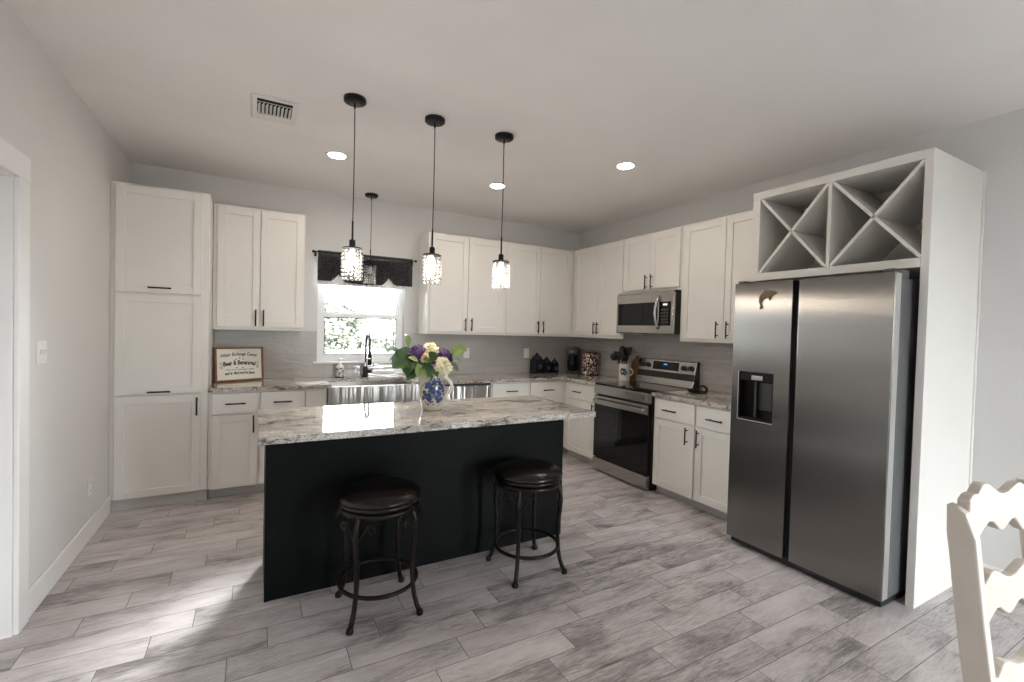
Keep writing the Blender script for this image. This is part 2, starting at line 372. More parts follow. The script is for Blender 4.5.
# kitchen window
b = MB(); y0, y1 = 0.05, 0.11; f = 0.045; GX0, GX1 = WX0 + f, WX1 - f
b.box(WX0, GX0, y0, y1, WZ0 + 0.02, WZ1); b.box(GX1, WX1, y0, y1, WZ0 + 0.02, WZ1); b.box(GX0, GX1, y0, y1, WZ1 - f, WZ1); b.box(GX0, GX1, y0, y1, WZ0 + 0.02, WZ0 + 0.055)
w1 = struct(b.build('window_1', VINYL, bevel=0.003))
def sash(name, z0, z1, y, rail, top, bot):
    b = MB(); b.box(GX0, GX0 + rail, y, y + 0.025, z0, z1); b.box(GX1 - rail, GX1, y, y + 0.025, z0, z1)
    b.box(GX0 + rail, GX1 - rail, y, y + 0.025, z1 - top, z1); b.box(GX0 + rail, GX1 - rail, y, y + 0.025, z0, z0 + bot)
    s = b.build(name, VINYL, w1, bevel=0.003)
    g = MB(); q = 0.007; i0, i1, j0, j1 = GX0 + rail, GX1 - rail, z0 + bot, z1 - top
    g.box(i0, i0 + q, y - 0.001, y + 0.02, j0, j1); g.box(i1 - q, i1, y - 0.001, y + 0.02, j0, j1); g.box(i0, i1, y - 0.001, y + 0.02, j1 - q, j1); g.box(i0, i1, y - 0.001, y + 0.02, j0, j0 + q)
    if name == 'lower_sash': g.build('gasket', GASKET, s)
    else: g.build('gasket', VINYL, s)
    MB().box(i0, i1, y + 0.012, y + 0.016, j0, j1).build('glass_pane', GLASS, s)
sash('upper_sash', 1.53, WZ1 - f, 0.078, 0.022, 0.03, 0.03)
sash('lower_sash', WZ0 + 0.055, 1.555, 0.052, 0.026, 0.042, 0.03)
b = MB(); b.box(WX0 - 0.04, WX1 + 0.045, -0.05, 0.0, WZ0 - 0.002, WZ0 + 0.02); b.box(WX0, WX1, 0.0, 0.11, WZ0, WZ0 + 0.02)
b.build('window_sill', TRIM, w1, bevel=0.004)

# doorway in the left wall: jamb, stop, casing, closed leaf
b = MB(); b.box(XL - 0.13, XL, DY0 - 0.018, DY0, 0, DZ); b.box(XL - 0.13, XL, DY1, DY1 + 0.018, 0, DZ); b.box(XL - 0.13, XL, DY1 + 0.018, DY0 - 0.018, DZ - 0.018, DZ)
b.box(XL - 0.085, XL - 0.05, DY0 - 0.03, DY0 - 0.018, 0, DZ - 0.018); b.box(XL - 0.085, XL - 0.05, DY1 + 0.018, DY1 + 0.03, 0, DZ - 0.018); b.box(XL - 0.085, XL - 0.05, DY1 + 0.03, DY0 - 0.03, DZ - 0.03, DZ - 0.018)
struct(b.build('trim_1', TRIM, bevel=0.002))
cw = 0.1
b = MB()
b.fbox(LF, DY0 - 0.01, DY0 + cw, 0, 0.02, 0, DZ - 0.012); b.fbox(LF, DY1 - cw, DY1 + 0.01, 0, 0.02, 0, DZ - 0.012); b.fbox(LF, DY1 - cw, DY0 + cw, 0, 0.022, DZ - 0.012, DZ + cw)
struct(b.build('trim_2', TRIM, bevel=0.004))
b = MB(); b.box(XL - 0.125, XL - 0.087, DY1 + 0.02, DY0 - 0.02, 0.008, DZ - 0.02)
b2 = struct(b.build('door_1', TRIM, bevel=0.002))
bb = MB(); bb.fbox(LF, DY0 + cw, -0.612, 0, 0.015, 0, 0.13); bb.fbox(LF, YR, DY1 - cw, 0, 0.015, 0, 0.13); struct(bb.build('baseboard_left', TRIM, bevel=0.005))
bb = MB(); bb.fbox(RT, YR, -3.945, 0, 0.015, 0, 0.13); struct(bb.build('baseboard_right', TRIM, bevel=0.005))
bb = MB(); bb.box(XL, -1.3, YR, YR + 0.015, 0, 0.13); bb.box(-0.3, 0, YR, YR + 0.015, 0, 0.13); struct(bb.build('baseboard_rear', TRIM, bevel=0.005))

# glazed tile on both walls
ZC, CT = 0.905, 0.035
b = MB(); b.fbox(BK, -4.083, WX0 - 0.003, 0, 0.01, ZC, 1.366); b.fbox(BK, WX1 + 0.003, 0, 0, 0.01, ZC, 1.366); b.fbox(BK, WX0 - 0.003, WX1 + 0.003, 0, 0.01, ZC, WZ0 - 0.003)
struct(b.build('trim_3', TILEX))
b = MB(); b.fbox(RT, -2.9, -0.01, 0, 0.01, ZC, 1.366); b.fbox(RT, -1.985, -1.222, 0, 0.01, 1.366, 1.84)
b.fbox(RT, -1.2205, -0.33, 0, 0.01, 1.366, 1.43)
struct(b.build('trim_4', TILEY))

# ------------------------------------------------------------------ cabinets
def pull(par, f, u, z, vert, d0, L=0.142):
    b = MB(); o = d0 + 0.030; h = L / 2
    if vert:
        b.tube([f.p(u, o, z - h), f.p(u, o, z + h)], 0.006, 8)
        for q in (-1, 1): b.tube([f.p(u, d0 - 0.001, z + q * h * 0.66), f.p(u, o, z + q * h * 0.66)], 0.005, 8)
    else:
        b.tube([f.p(u - h, o, z), f.p(u + h, o, z)], 0.006, 8)
        for q in (-1, 1): b.tube([f.p(u + q * h * 0.66, d0 - 0.001, z), f.p(u + q * h * 0.66, o, z)], 0.005, 8)
    b.build('handle', BLACKM, par)
def shaker(par, f, u0, u1, z0, z1, d0, name='door', rail=0.058):
    b = MB(); t = 0.02
    b.fbox(f, u0, u0 + rail, d0, d0 + t, z0, z1); b.fbox(f, u1 - rail, u1, d0, d0 + t, z0, z1)
    b.fbox(f, u0 + rail, u1 - rail, d0, d0 + t, z1 - rail, z1); b.fbox(f, u0 + rail, u1 - rail, d0, d0 + t, z0, z0 + rail)
    b.fbox(f, u0 + rail - 0.002, u1 - rail + 0.002, d0 + 0.001, d0 + t - 0.010, z0 + rail - 0.002, z1 - rail + 0.002)
    return b.build(name, CAB, par, bevel=0.0016, seg=1)
def slab(par, f, u0, u1, z0, z1, d0):
    return MB().fbox(f, u0, u1, d0, d0 + 0.02, z0, z1).build('drawer', CAB, par, bevel=0.003)
UP, BA = 0.31, 0.61
ZB, ZT = 1.366, 2.435
def wallcab(f, u0, u1, label, doors, z0=ZB, dz0=None, hz=1.475, d_in=0.002, rail=False):
    a, b_ = min(u0, u1), max(u0, u1)
    t = thing('wall_cabinet', f.p((a + b_) / 2, 0.15, z0), label, 'cabinet', 'white shaker wall cabinets')
    MB().fbox(f, a, b_, d_in, UP, z0 + (0.05 if rail else 0), ZT).build('cabinet_body', CAB, t, bevel=0.0015, seg=1)
    if rail: MB().fbox(f, a, b_, UP - 0.02, UP, z0, z0 + 0.05).build('light_rail', CAB, t)
    for d0, d1, hu in doors:
        dd = shaker(t, f, min(d0, d1), max(d0, d1), dz0 or z0 + 0.03, ZT - 0.018, UP)
        pull(dd, f, hu, hz, True, UP + 0.02)
    return t
wallcab(BK, -4.083, -3.374, 'white two-door wall cabinet between the tall pantry and the window', [(-4.053, -3.733, -3.762), (-3.728, -3.385, -3.701)])
wallcab(BK, -2.191, -1.262, 'white two-door wall cabinet directly right of the window', [(-2.169, -1.74, -1.768), (-1.735, -1.30, -1.695)])
wallcab(BK, -1.260, -0.002, 'white two-door wall cabinet in the back right corner', [(-1.262 + 0.01, -0.812, -0.838), (-0.807, -0.363, -0.765)])
wallcab(RT, -0.312, -1.220, 'white two-door wall cabinet between the corner and the microwave', [(-0.372, -0.803, -0.776), (-0.808, -1.208, -0.835)], rail=True)
wallcab(RT, -1.222, -1.984, 'short white two-door wall cabinet above the microwave', [(-1.236, -1.602, -1.566), (-1.607, -1.972, -1.642)], z0=1.845, hz=1.945)
wallcab(RT, -1.986, -2.915, 'white two-door wall cabinet beside the refrigerator tower', [(-2.018, -2.449, -2.402), (-2.454, -2.885, -2.50)])

def basecab(f, u0, u1, label, fronts, d=BA, zt=ZC - CT - 0.001, kick=True, mid=True, d_in=0.002, fill=None):
    a, b_ = min(u0, u1), max(u0, u1)
    t = thing('base_cabinet', f.p((a + b_) / 2, 0.3, 0), label, 'cabinet', 'white shaker base cabinets')
    MB().fbox(f, a, b_, d_in, d, 0.085, zt).build('cabinet_body', CAB, t, bevel=0.0015, seg=1)
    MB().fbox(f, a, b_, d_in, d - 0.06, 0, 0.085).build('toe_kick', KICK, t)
    for kind, d0, d1, z0, z1, hu, hz in fronts:
        if kind == 'drawer':
            o = slab(t, f, min(d0, d1), max(d0, d1), z0, z1, d)
            pull(o, f, hu, hz, False, d + 0.02)
        else:
            o = shaker(t, f, min(d0, d1), max(d0, d1), z0, z1, d)
            if hu is not None: pull(o, f, hu, hz, True, d + 0.02)
    return t
DT, DB, EB = 0.855, 0.690, 0.678
basecab(BK, -4.083, -3.374, 'white base cabinet under the framed sign, beside the tall pantry',
        [('drawer', -4.057, -3.736, DB, DT, -3.895, 0.772), ('door', -4.057, -3.736, 0.085, EB, -3.766, 0.6),
         ('drawer', -3.716, -3.386, DB, DT, -3.551, 0.772), ('door', -3.716, -3.386, 0.085, EB, -3.686, 0.6)])
t = basecab(BK, -3.372, -2.195, 'white sink base cabinet under the steel apron sink', [('door', -3.185, -2.787, 0.085, 0.61, -2.82, 0.53), ('door', -2.782, -2.385, 0.085, 0.61, -2.75, 0.53)], zt=0.63)
for a_, b_ in ((-3.372, -3.200), (-2.370, -2.195)): MB().fbox(BK, a_, b_, 0.5, BA + 0.012, 0.63, ZC - CT - 0.001).build('filler_panel', CAB, t, bevel=0.002)
basecab(BK, -1.575, -1.104, 'white narrow base cabinet right of the dishwasher', [('drawer', -1.556, -1.121, DB, DT, -1.335, 0.770), ('door', -1.556, -1.121, 0.085, EB, -1.52, 0.6)])
basecab(BK, -1.102, -0.002, 'white corner base cabinet under the blue canisters', [('drawer', -1.085, -0.680, DB, DT, -0.862, 0.765), ('door', -1.085, -0.680, 0.085, EB, -1.05, 0.6)])
basecab(RT, -0.612, -1.219, 'white base cabinet between the corner and the range', [('drawer', -0.672, -1.200, DB, DT, -0.893, 0.766), ('door', -0.672, -1.200, 0.085, EB, -1.165, 0.6)])
basecab(RT, -1.990, -2.915, 'white two-drawer base cabinet between the range and the refrigerator',
        [('drawer', -2.010, -2.440, DB, DT, -2.197, 0.768), ('door', -2.010, -2.440, 0.085, EB, -2.376, 0.59),
         ('drawer', -2.459, -2.885, DB, DT, -2.642, 0.765), ('door', -2.459, -2.885, 0.085, EB, -2.46 - 0.028, 0.59)])

# tall pantry
t = thing('pantry_cabinet', (-4.39, -0.3, 0), 'tall white three-door pantry cabinet in the left corner', 'cabinet')
MB().fbox(BK, XL + 0.001, -4.087, 0.002, BA, 0.09, ZT).build('cabinet_body', CAB, t, bevel=0.002)
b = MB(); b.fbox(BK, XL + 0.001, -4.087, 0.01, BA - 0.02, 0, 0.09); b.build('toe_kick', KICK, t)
x0, x1 = -4.662, -4.134
dd = shaker(t, BK, x0, x1, 0.093, 0.855, BA); pull(dd, BK, x1 - 0.022, 0.767, True, BA + 0.02)
dd = shaker(t, BK, x0, x1, 0.870, 1.622, BA); pull(dd, BK, -4.396, 0.889, False, BA + 0.02)
dd = shaker(t, BK, x0, x1, 1.637, 2.418, BA); pull(dd, BK, -4.396, 1.674, False, BA + 0.02)

# dishwasher
t = thing('dishwasher', (-1.885, -0.3, 0), 'stainless steel dishwasher under the counter right of the sink', 'dishwasher')
MB().fbox(BK, -2.192, -1.578, 0.01, 0.6, 0.09, ZC - CT - 0.002).build('tub_body', BLACKP, t)
MB().fbox(BK, -2.188, -1.581, 0.6, 0.635, 0.1, 0.845).build('door', STEELV, t, bevel=0.004)
MB().fbox(BK, -2.188, -1.581, 0.6, 0.63, 0.847, ZC - CT - 0.003).build('control_strip', BLACKP, t, bevel=0.003)
MB().fbox(BK, -2.192, -1.578, 0.01, 0.55, 0, 0.09).build('toe_kick', BLACKP, t)

# ------------------------------------------------------------------ worktops
SX0, SX1, SYB = -3.168, -2.402, 0.155
z0, z1 = ZC - CT, ZC
b = MB(); b.fbox(BK, -4.084, SX0, 0.011, 0.65, z0, z1); b.fbox(BK, SX0, SX1, 0.011, SYB, z0, z1); b.fbox(BK, SX1, -0.011, 0.011, 0.65, z0, z1); b.fbox(RT, -1.218, -0.65, 0.011, 0.65, z0, z1)
bmesh.ops.remove_doubles(b.bm, verts=b.bm.verts[:], dist=1e-5)
tag(b.build('countertop', GRANITE), 'long L-shaped granite countertop along the back wall around the sink', 'countertop', 'granite countertops')
b = MB(); b.fbox(RT, -2.912, -1.989, 0.011, 0.65, z0, z1)
tag(b.build('countertop', GRANITE, bevel=0.003), 'short granite countertop between the range and the refrigerator', 'countertop', 'granite countertops')

# farmhouse sink
t = thing('farmhouse_sink', (-2.785, -0.4, 0.64), 'stainless steel farmhouse sink with apron front under the window', 'sink')
b = MB(); sz0, sz1 = 0.645, z0 - 0.001; a0, a1 = -3.197, -2.373; w = 0.022
b.fbox(BK, a0, a1, 0.6505, 0.676, sz0, ZC - 0.020)
apron = b.build('apron_front', STEELV, t, bevel=0.006)
b = MB(); b.fbox(BK, SX0 - 0.02, SX0 - 0.001, SYB - 0.02, 0.644, sz0 + 0.01, sz1); b.fbox(BK, SX1 + 0.001, SX1 + 0.02, SYB - 0.02, 0.644, sz0 + 0.01, sz1)
b.fbox(BK, SX0 - 0.001, SX1 + 0.001, SYB - 0.02, SYB - 0.001, sz0 + 0.01, sz1); b.fbox(BK, SX0 - 0.001, SX1 + 0.001, SYB - 0.001, 0.644, sz0 + 0.01, sz0 + 0.02)
b.build('basin', STEELB, t)
b = MB(); b.lathe([(0.0, 0), (0.045, 0), (0.045, 0.004), (0.0, 0.005)], (-2.785, -0.4, sz0 + 0.0201)); b.build('drain', CHROME, t)

# faucet: spring spout with side lever
fx, fy = -2.762, -0.085
t = thing('kitchen_faucet', (fx, fy, ZC), 'black and steel spring-neck kitchen faucet behind the sink', 'faucet')
MB().lathe([(0, 0), (0.030, 0), (0.030, 0.012), (0.026, 0.02), (0.024, 0.105), (0.0, 0.107)], (fx, fy, ZC), 20).build('faucet_body', BLACKM, t)
b = MB(); b.lathe([(0.0, 0.1), (0.018, 0.1), (0.02, 0.115), (0.017, 0.14), (0.012, 0.16), (0.0, 0.161)], (fx, fy, ZC), 16); b.build('collar', CHROME, t)
# spout arc in the plane towards the sink
arc = [(fx, fy, ZC + 0.15), (fx, fy, ZC + 0.25), (fx, fy, ZC + 0.33)]
for i in range(1, 10):
    a = PI * i / 10
    arc.append((fx + 0.004 * (1 - math.cos(a)) * 0.5, fy - 0.17 * (1 - math.cos(a)) * 0.5, ZC + 0.345 + 0.085 * math.sin(a)))
arc += [(fx + 0.004, fy - 0.17, ZC + 0.33), (fx + 0.004, fy - 0.17, ZC + 0.26)]
b = MB(); b.tube(arc, 0.0085, 10); b.build('hose', BLACKM, t)
# spring coil around the hose
pts = []
A = [Vector(p) for p in arc]; seg = [(A[i + 1] - A[i]).length for i in range(len(A) - 1)]; tot = sum(seg); turns = 46; n = turns * 8
for i in range(n + 1):
    s_ = tot * i / n; j = 0; acc = 0
    while j < len(seg) - 1 and acc + seg[j] < s_: acc += seg[j]; j += 1
    p = A[j].lerp(A[j + 1], min(1, (s_ - acc) / seg[j])); tg = (A[j + 1] - A[j]).normalized(); sd = Vector((0.96, 0.28, 0)); sd = (sd - tg * sd.dot(tg)).normalized(); nn = tg.cross(sd)
    an = 2 * PI * turns * i / n; pts.append(p + sd * 0.0135 * math.cos(an) + nn * 0.0135 * math.sin(an))
MB().tube(pts, 0.0026, 5).build('spring_coil', mat('dark_spring_steel', (0.16, 0.16, 0.165), 0.25, 1.0), t)
b = MB(); b.lathe([(0, 0), (0.016, 0), (0.021, 0.02), (0.019, 0.10), (0.012, 0.13), (0, 0.13)], (fx + 0.004, fy - 0.17, ZC + 0.135), 16); b.build('spray_head', BLACKM, t)
b = MB(); b.tube([(fx, fy, ZC + 0.2), (fx + 0.004, fy - 0.15, ZC + 0.2)], 0.005, 8); b.lathe([(0.021, -0.008), (0.026, -0.008), (0.026, 0.008), (0.021, 0.008), (0.021, -0.008)], (fx + 0.004, fy - 0.17, ZC + 0.2), 16); b.build('support_arm', CHROME, t)
b = MB(); b.tube([(fx + 0.02, fy, ZC + 0.055), (fx + 0.062, fy, ZC + 0.055)], 0.017, 12); b.build('lever_hub', BLACKM, t)
b = MB(); b.tube([(fx + 0.055, fy, ZC + 0.06), (fx + 0.075, fy - 0.005, ZC + 0.10), (fx + 0.082, fy - 0.008, ZC + 0.145)], [0.006, 0.005, 0.006], 8); b.build('lever', CHROME, t)

# soap bottle
sx, sy = -3.012, -0.075
m = mat('soap_label', (0.6, 0.56, 0.52), 0.3); k = N(m); nz = k.noise(k.coord(), 55, 2, 0.5); k.base(k.ramp(nz, [(0.44, (0.08, 0.07, 0.07)), (0.5, (0.66, 0.62, 0.58))]))
t = thing('soap_bottle', (sx, sy, ZC), 'small round soap bottle with white pump left of the faucet', 'soap dispenser')
MB().lathe([(0, 0), (0.040, 0), (0.042, 0.012), (0.042, 0.012)], (sx, sy, ZC), 20).build('bottle_base', BLACKP, t)
MB().lathe([(0.041, 0.012), (0.041, 0.1)], (sx, sy, ZC), 20).build('printed_label', m, t)
MB().lathe([(0.041, 0.1), (0.038, 0.118), (0.018, 0.130), (0, 0.131)], (sx, sy, ZC), 20).build('shoulder', PLATE, t)
b = MB(); b.lathe([(0, 0.13), (0.016, 0.13), (0.016, 0.15), (0.006, 0.152), (0.006, 0.175), (0.013, 0.178), (0.013, 0.19), (0, 0.192)], (sx, sy, ZC), 14); b.tube([(sx, sy, ZC + 0.184), (sx + 0.04, sy - 0.02, ZC + 0.182)], 0.005, 8); b.build('pump', PLATE, t)

# ------------------------------------------------------------------ island
IX0, IX1, IY0, IY1, IZ = -3.746, -1.826, -2.652, -1.865, 0.914
t = thing('kitchen_island', (-2.785, -2.13, 0), 'black kitchen island with overhanging granite top in the middle of the room', 'island')
b = MB(); b.box(-3.706, -1.864, -2.352, -1.90, 0.0, IZ - 0.037); b.build('island_body', ISLE, t, bevel=0.003)
o = MB().box(IX0, IX1, IY0, IY1, IZ - 0.037, IZ).build('island_top', GRANITE, t, bevel=0.006, seg=3)
b = MB(); b.box(-3.7075, -3.688, -2.3535, -2.3525, 0.0, IZ - 0.04); b.build('corner_trim', ISLE, t)
b = MB()
for i in range(3): b.box(-3.69 + i * 0.611, -3.69 + i * 0.611 + 0.60, -1.899, -1.881, 0.1, 0.85)
b.build('door_panels', ISLE, t, bevel=0.003)

# ------------------------------------------------------------------ range
ry0, ry1, xf = -1.984, -1.223, 0.665
t = thing('electric_range', (-0.34, -1.604, 0), 'stainless steel electric range with black glass oven door', 'stove')
MB().fbox(RT, ry0, ry1, 0.03, xf - 0.03, 0.03, 0.893).build('range_body', BLACKP, t, bevel=0.003)
b = MB(); b.fbox(RT, ry0 + 0.02, ry1 - 0.02, 0.1, xf - 0.06, 0, 0.03); b.build('range_base', BLACKP, t)
MB().fbox(RT, ry0 - 0.002, ry1 + 0.002, 0.065, xf, 0.893, 0.908).build('cooktop', BGLASS, t, bevel=0.003)
b = MB(); b.fbox(RT, ry0, ry1, xf - 0.03, xf + 0.012, 0.800, 0.892); fp = b.build('front_panel', STEELB, t, bevel=0.004)
b = MB(); q0, q1 = ry0 + 0.06, ry0 + 0.30
b.fbox(RT, q0, q1, xf + 0.012, xf + 0.0135, 0.862, 0.866); b.fbox(RT, q0, q0 + 0.006, xf + 0.012, xf + 0.0135, 0.825, 0.866); b.build('trim_line', BLACKP, fp)
dr = MB().fbox(RT, ry0 + 0.004, ry1 - 0.004, xf - 0.03, xf + 0.008, 0.150, 0.784).build('oven_door', BGLASS, t, bevel=0.004)
b = MB(); b.fbox(RT, ry0 + 0.004, ry1 - 0.004, xf + 0.008, xf + 0.012, 0.695, 0.782); b.build('door_top_band', STEELB, dr, bevel=0.002)
b = MB(); b.fbox(RT, ry0 + 0.03, ry1 - 0.03, xf + 0.035, xf + 0.055, 0.720, 0.752); b.fbox(RT, ry0 + 0.03, ry0 + 0.055, xf + 0.01, xf + 0.036, 0.722, 0.75); b.fbox(RT, ry1 - 0.055, ry1 - 0.03, xf + 0.01, xf + 0.036, 0.722, 0.75)
b.build('handle', STEELB, dr, bevel=0.006)
MB().fbox(RT, ry0 + 0.08, ry1 - 0.08, xf + 0.0078, xf + 0.0088, 0.23, 0.62).build('window_glass', mat('oven_window', (0.006, 0.007, 0.0065), 0.05, 0, 0.35), dr)
b = MB(); b.fbox(RT, ry0 + 0.004, ry1 - 0.004, xf - 0.03, xf + 0.012, 0.022, 0.142); b.build('storage_drawer', STEELB, t, bevel=0.004)
# back console, leaning back
def cons(d0, d1, z0, z1, lean=0.25):
    # slanted slab on the console front
    dz0, dz1 = (z0 - 0.905) * lean, (z1 - 0.905) * lean
    return [RT.p(ry0 + 0.012, d0 - dz0, z0), RT.p(ry1 - 0.012, d0 - dz0, z0), RT.p(ry1 - 0.012, d1 - dz0, z0), RT.p(ry0 + 0.012, d1 - dz0, z0),
            RT.p(ry0 + 0.012, d0 - dz1, z1), RT.p(ry1 - 0.012, d0 - dz1, z1), RT.p(ry1 - 0.012, d1 - dz1, z1), RT.p(ry0 + 0.012, d1 - dz1, z1)]
b = MB(); b.prism([RT.p(ry0, 0.012, 0.909), RT.p(ry0, 0.105, 0.909), RT.p(ry0, 0.085, 0.985), RT.p(ry0, 0.05, 1.165), RT.p(ry0, 0.012, 1.165)], (0, ry1 - ry0, 0)); bc = b.build('console_housing', BLACKP, t, bevel=0.003)
def slant(d_bot, z_b, d_top, z_t, ya, yb, th):
    nn = Vector((-(z_t - z_b), 0, 0)).normalized() * th
    return [RT.p(ya, d_bot, z_b), RT.p(yb, d_bot, z_b), RT.p(yb, d_bot + th, z_b), RT.p(ya, d_bot + th, z_b), RT.p(ya, d_top, z_t), RT.p(yb, d_top, z_t), RT.p(yb, d_top + th, z_t), RT.p(ya, d_top + th, z_t)]
MB().hexa(slant(0.104, 0.911, 0.0855, 0.980, ry0 + 0.004, ry1 - 0.004, 0.006)).build('lower_trim', STEELB, t, bevel=0.002)
cp = MB().hexa(slant(0.0745, 1.040, 0.0505, 1.162, ry0 + 0.002, ry1 - 0.002, 0.008)).build('control_panel', STEELB, t, bevel=0.003)
def onp(z): return 0.0745 + (z - 1.040) * (0.0505 - 0.0745) / 0.122 + 0.008
ym = (ry0 + ry1) / 2
MB().hexa(slant(onp(1.062), 1.062, onp(1.145), 1.145, ym - 0.175, ym + 0.165, 0.0015)).build('display_glass', BGLASS, cp)
b = MB(); b.hexa(slant(onp(1.112) + 0.0015, 1.112, onp(1.124) + 0.0015, 1.124, ym - 0.022, ym - 0.003, 0.0008)); b.hexa(slant(onp(1.112) + 0.0015, 1.112, onp(1.124) + 0.0015, 1.124, ym + 0.003, ym + 0.02, 0.0008)); b.build('clock_digits', BLUE_LED, cp)
for ky in (ry1 - 0.06, ry1 - 0.145, ry0 + 0.135, ry0 + 0.055):
    b = MB(); zz = 1.100; b.lathe([(0, -0.03), (0.0215, -0.03), (0.026, -0.004), (0.026, 0.002), (0, 0.002)], RT.p(ky, onp(zz), zz), 18, axis='x'); b.fbox(RT, ky - 0.004, ky + 0.004, onp(zz) + 0.026, onp(zz) + 0.034, zz - 0.021, zz + 0.021); b.build('knob', BLACKP, cp)
RINGM = mat('burner_print', (0.10, 0.10, 0.10), 0.2)
for (yy, dd_, rr) in ((-1.42, 0.50, 0.105), (-1.42, 0.24, 0.08), (-1.79, 0.50, 0.08), (-1.79, 0.24, 0.105)):
    MB().lathe([(rr - 0.002, 0), (rr, 0.0002), (rr + 0.001, 0)], RT.p(yy, dd_, 0.9081), 40).build('burner_ring', RINGM, t)

# microwave over the range
t = thing('microwave', (-0.2, -1.604, 1.425), 'stainless steel microwave hung above the range', 'microwave')
mz0, mz1, mf = 1.428, 1.8435, 0.378
MB().fbox(RT, ry0 + 0.002, ry1 - 0.002, 0.012, mf, mz0, mz1).build('microwave_body', BLACKP, t, bevel=0.003)
fc = MB().fbox(RT, ry0, ry1, mf, mf + 0.03, mz0 + 0.004, mz1 - 0.022).build('door', STEELB, t, bevel=0.005)
MB().fbox(RT, -1.795, ry1 - 0.025, mf + 0.0295, mf + 0.0325, 1.508, 1.733).build('door_window', BGLASS, fc, bevel=0.002)
ct = MB().fbox(RT, ry0 + 0.028, -1.812, mf + 0.0295, mf + 0.0325, 1.508, 1.733).build('keypad_panel', BGLASS, fc, bevel=0.002)
MB().fbox(RT, -1.915, -1.865, mf + 0.0325, mf + 0.033, 1.698, 1.715).build('clock_display', PALE_LED, ct)
b = MB()
for i in range(3):
    for j in range(5): b.fbox(RT, -1.93 + i * 0.033, -1.907 + i * 0.033, mf + 0.0325, mf + 0.0332, 1.53 + j * 0.03, 1.545 + j * 0.03)
b.build('key_marks', mat('key_print', (0.05, 0.05, 0.052), 0.4), ct)
hp = [RT.p(-1.806, mf + 0.03 + 0.045 * math.sin(PI * i / 10) , 1.475 + 0.315 * i / 10) for i in range(11)]
MB().tube(hp, [0.011] + [0.014] * 9 + [0.011], 10).build('handle', CHROME, fc)
MB().fbox(RT, ry0 + 0.01, ry1 - 0.01, mf, mf + 0.024, mz1 - 0.021, mz1).build('top_vent', STEELB, t, bevel=0.002)

# ------------------------------------------------------------------ refrigerator tower with wine rack
PX, PY0, PY1 = 0.688, -3.923, -2.924
t = thing('wine_rack_tower', (-0.35, -3.42, 0), 'white surround with X-shaped wine cubbies above the refrigerator', 'wine rack')
MB().fbox(RT, PY0, PY0 + 0.038, 0.001, PX, 0, ZT).build('side_panel', CAB, t, bevel=0.002)
MB().fbox(RT, PY1 - 0.006, PY1 + 0.004, 0.001, PX - 0.02, 0.0, 1.817).build('side_panel', CAB, t, bevel=0.001)
MB().fbox(RT, PY0 - 0.008, PY0, 0.0005, 0.022, 0, ZT).build('scribe_strip', CAB, t, bevel=0.002)
iy0, iy1, rz0, rz1 = PY0 + 0.038, PY1 - 0.053, 1.868, 2.386
b = MB(); b.fbox(RT, PY0 + 0.038, PY1, 0.001, PX, rz1, ZT); b.fbox(RT, PY0 + 0.038, PY1, 0.001, PX, 1.817, rz0); b.fbox(RT, iy1, PY1, 0.001, PX, rz0, rz1); b.fbox(RT, iy0, iy1, 0.001, 0.20, rz0, rz1)
b.build('rack_box', RACK, t, bevel=0.002)
ymid = -3.424; MB().fbox(RT, ymid - 0.010, ymid + 0.010, 0.2, PX - 0.003, rz0, rz1).build('divider', RACK, t, bevel=0.001)
def diag(ya, za, yb, zb, th=0.009, d1=PX - 0.006):
    v = Vector((0, yb - ya, zb - za)).normalized(); n_ = Vector((0, -v.z, v.y)) * th; A = Vector((-0.2, ya, za)); B = Vector((-0.2, yb, zb))
    return [A - n_, A + n_, B + n_, B - n_], (-(d1 - 0.2), 0, 0)
for (a, c) in ((ymid + 0.010, iy1), (iy0, ymid - 0.010)):
    e = 0.004
    for q in ((a + e, rz0 + e, c - e, rz1 - e), (a + e, rz1 - e, c - e, rz0 + e)):
        b = MB(); b.prism(*diag(*q)); b.build('cross_shelf', RACK, t)

t = thing('refrigerator', (-0.5, -3.41, 0), 'large stainless steel side-by-side refrigerator under the wine rack', 'refrigerator')
fy0, fy1, FX = -3.858, -2.948, 0.885
MB().fbox(RT, fy0 + 0.006, fy1 - 0.006, 0.03, 0.80, 0.05, 1.755).build('cabinet_body', GRAYP, t, bevel=0.004)
b = MB(); b.fbox(RT, fy0 + 0.015, fy1 - 0.015, 0.1, 0.855, 0.012, 0.052)
for yy in (fy0 + 0.05, fy1 - 0.05): b.lathe([(0, 0), (0.025, 0), (0.025, 0.014), (0, 0.014)], RT.p(yy, 0.80, 0), 12)
for yy in (fy0 + 0.05, fy1 - 0.05): b.lathe([(0, 0), (0.025, 0), (0.025, 0.014), (0, 0.014)], RT.p(yy, 0.15, 0), 12)
b.build('base_grille', BLACKP, t)
MB().fbox(RT, fy0 + 0.02, fy1 - 0.02, 0.80, 0.822, 0.055, 1.745).build('door_gasket', DARK, t)
ya, yb = -3.372, -3.336
d2 = (0.82, FX)
ld0, ld1, lt0, lt1 = -3.238, -2.998, 0.872, 1.192       # dispenser opening
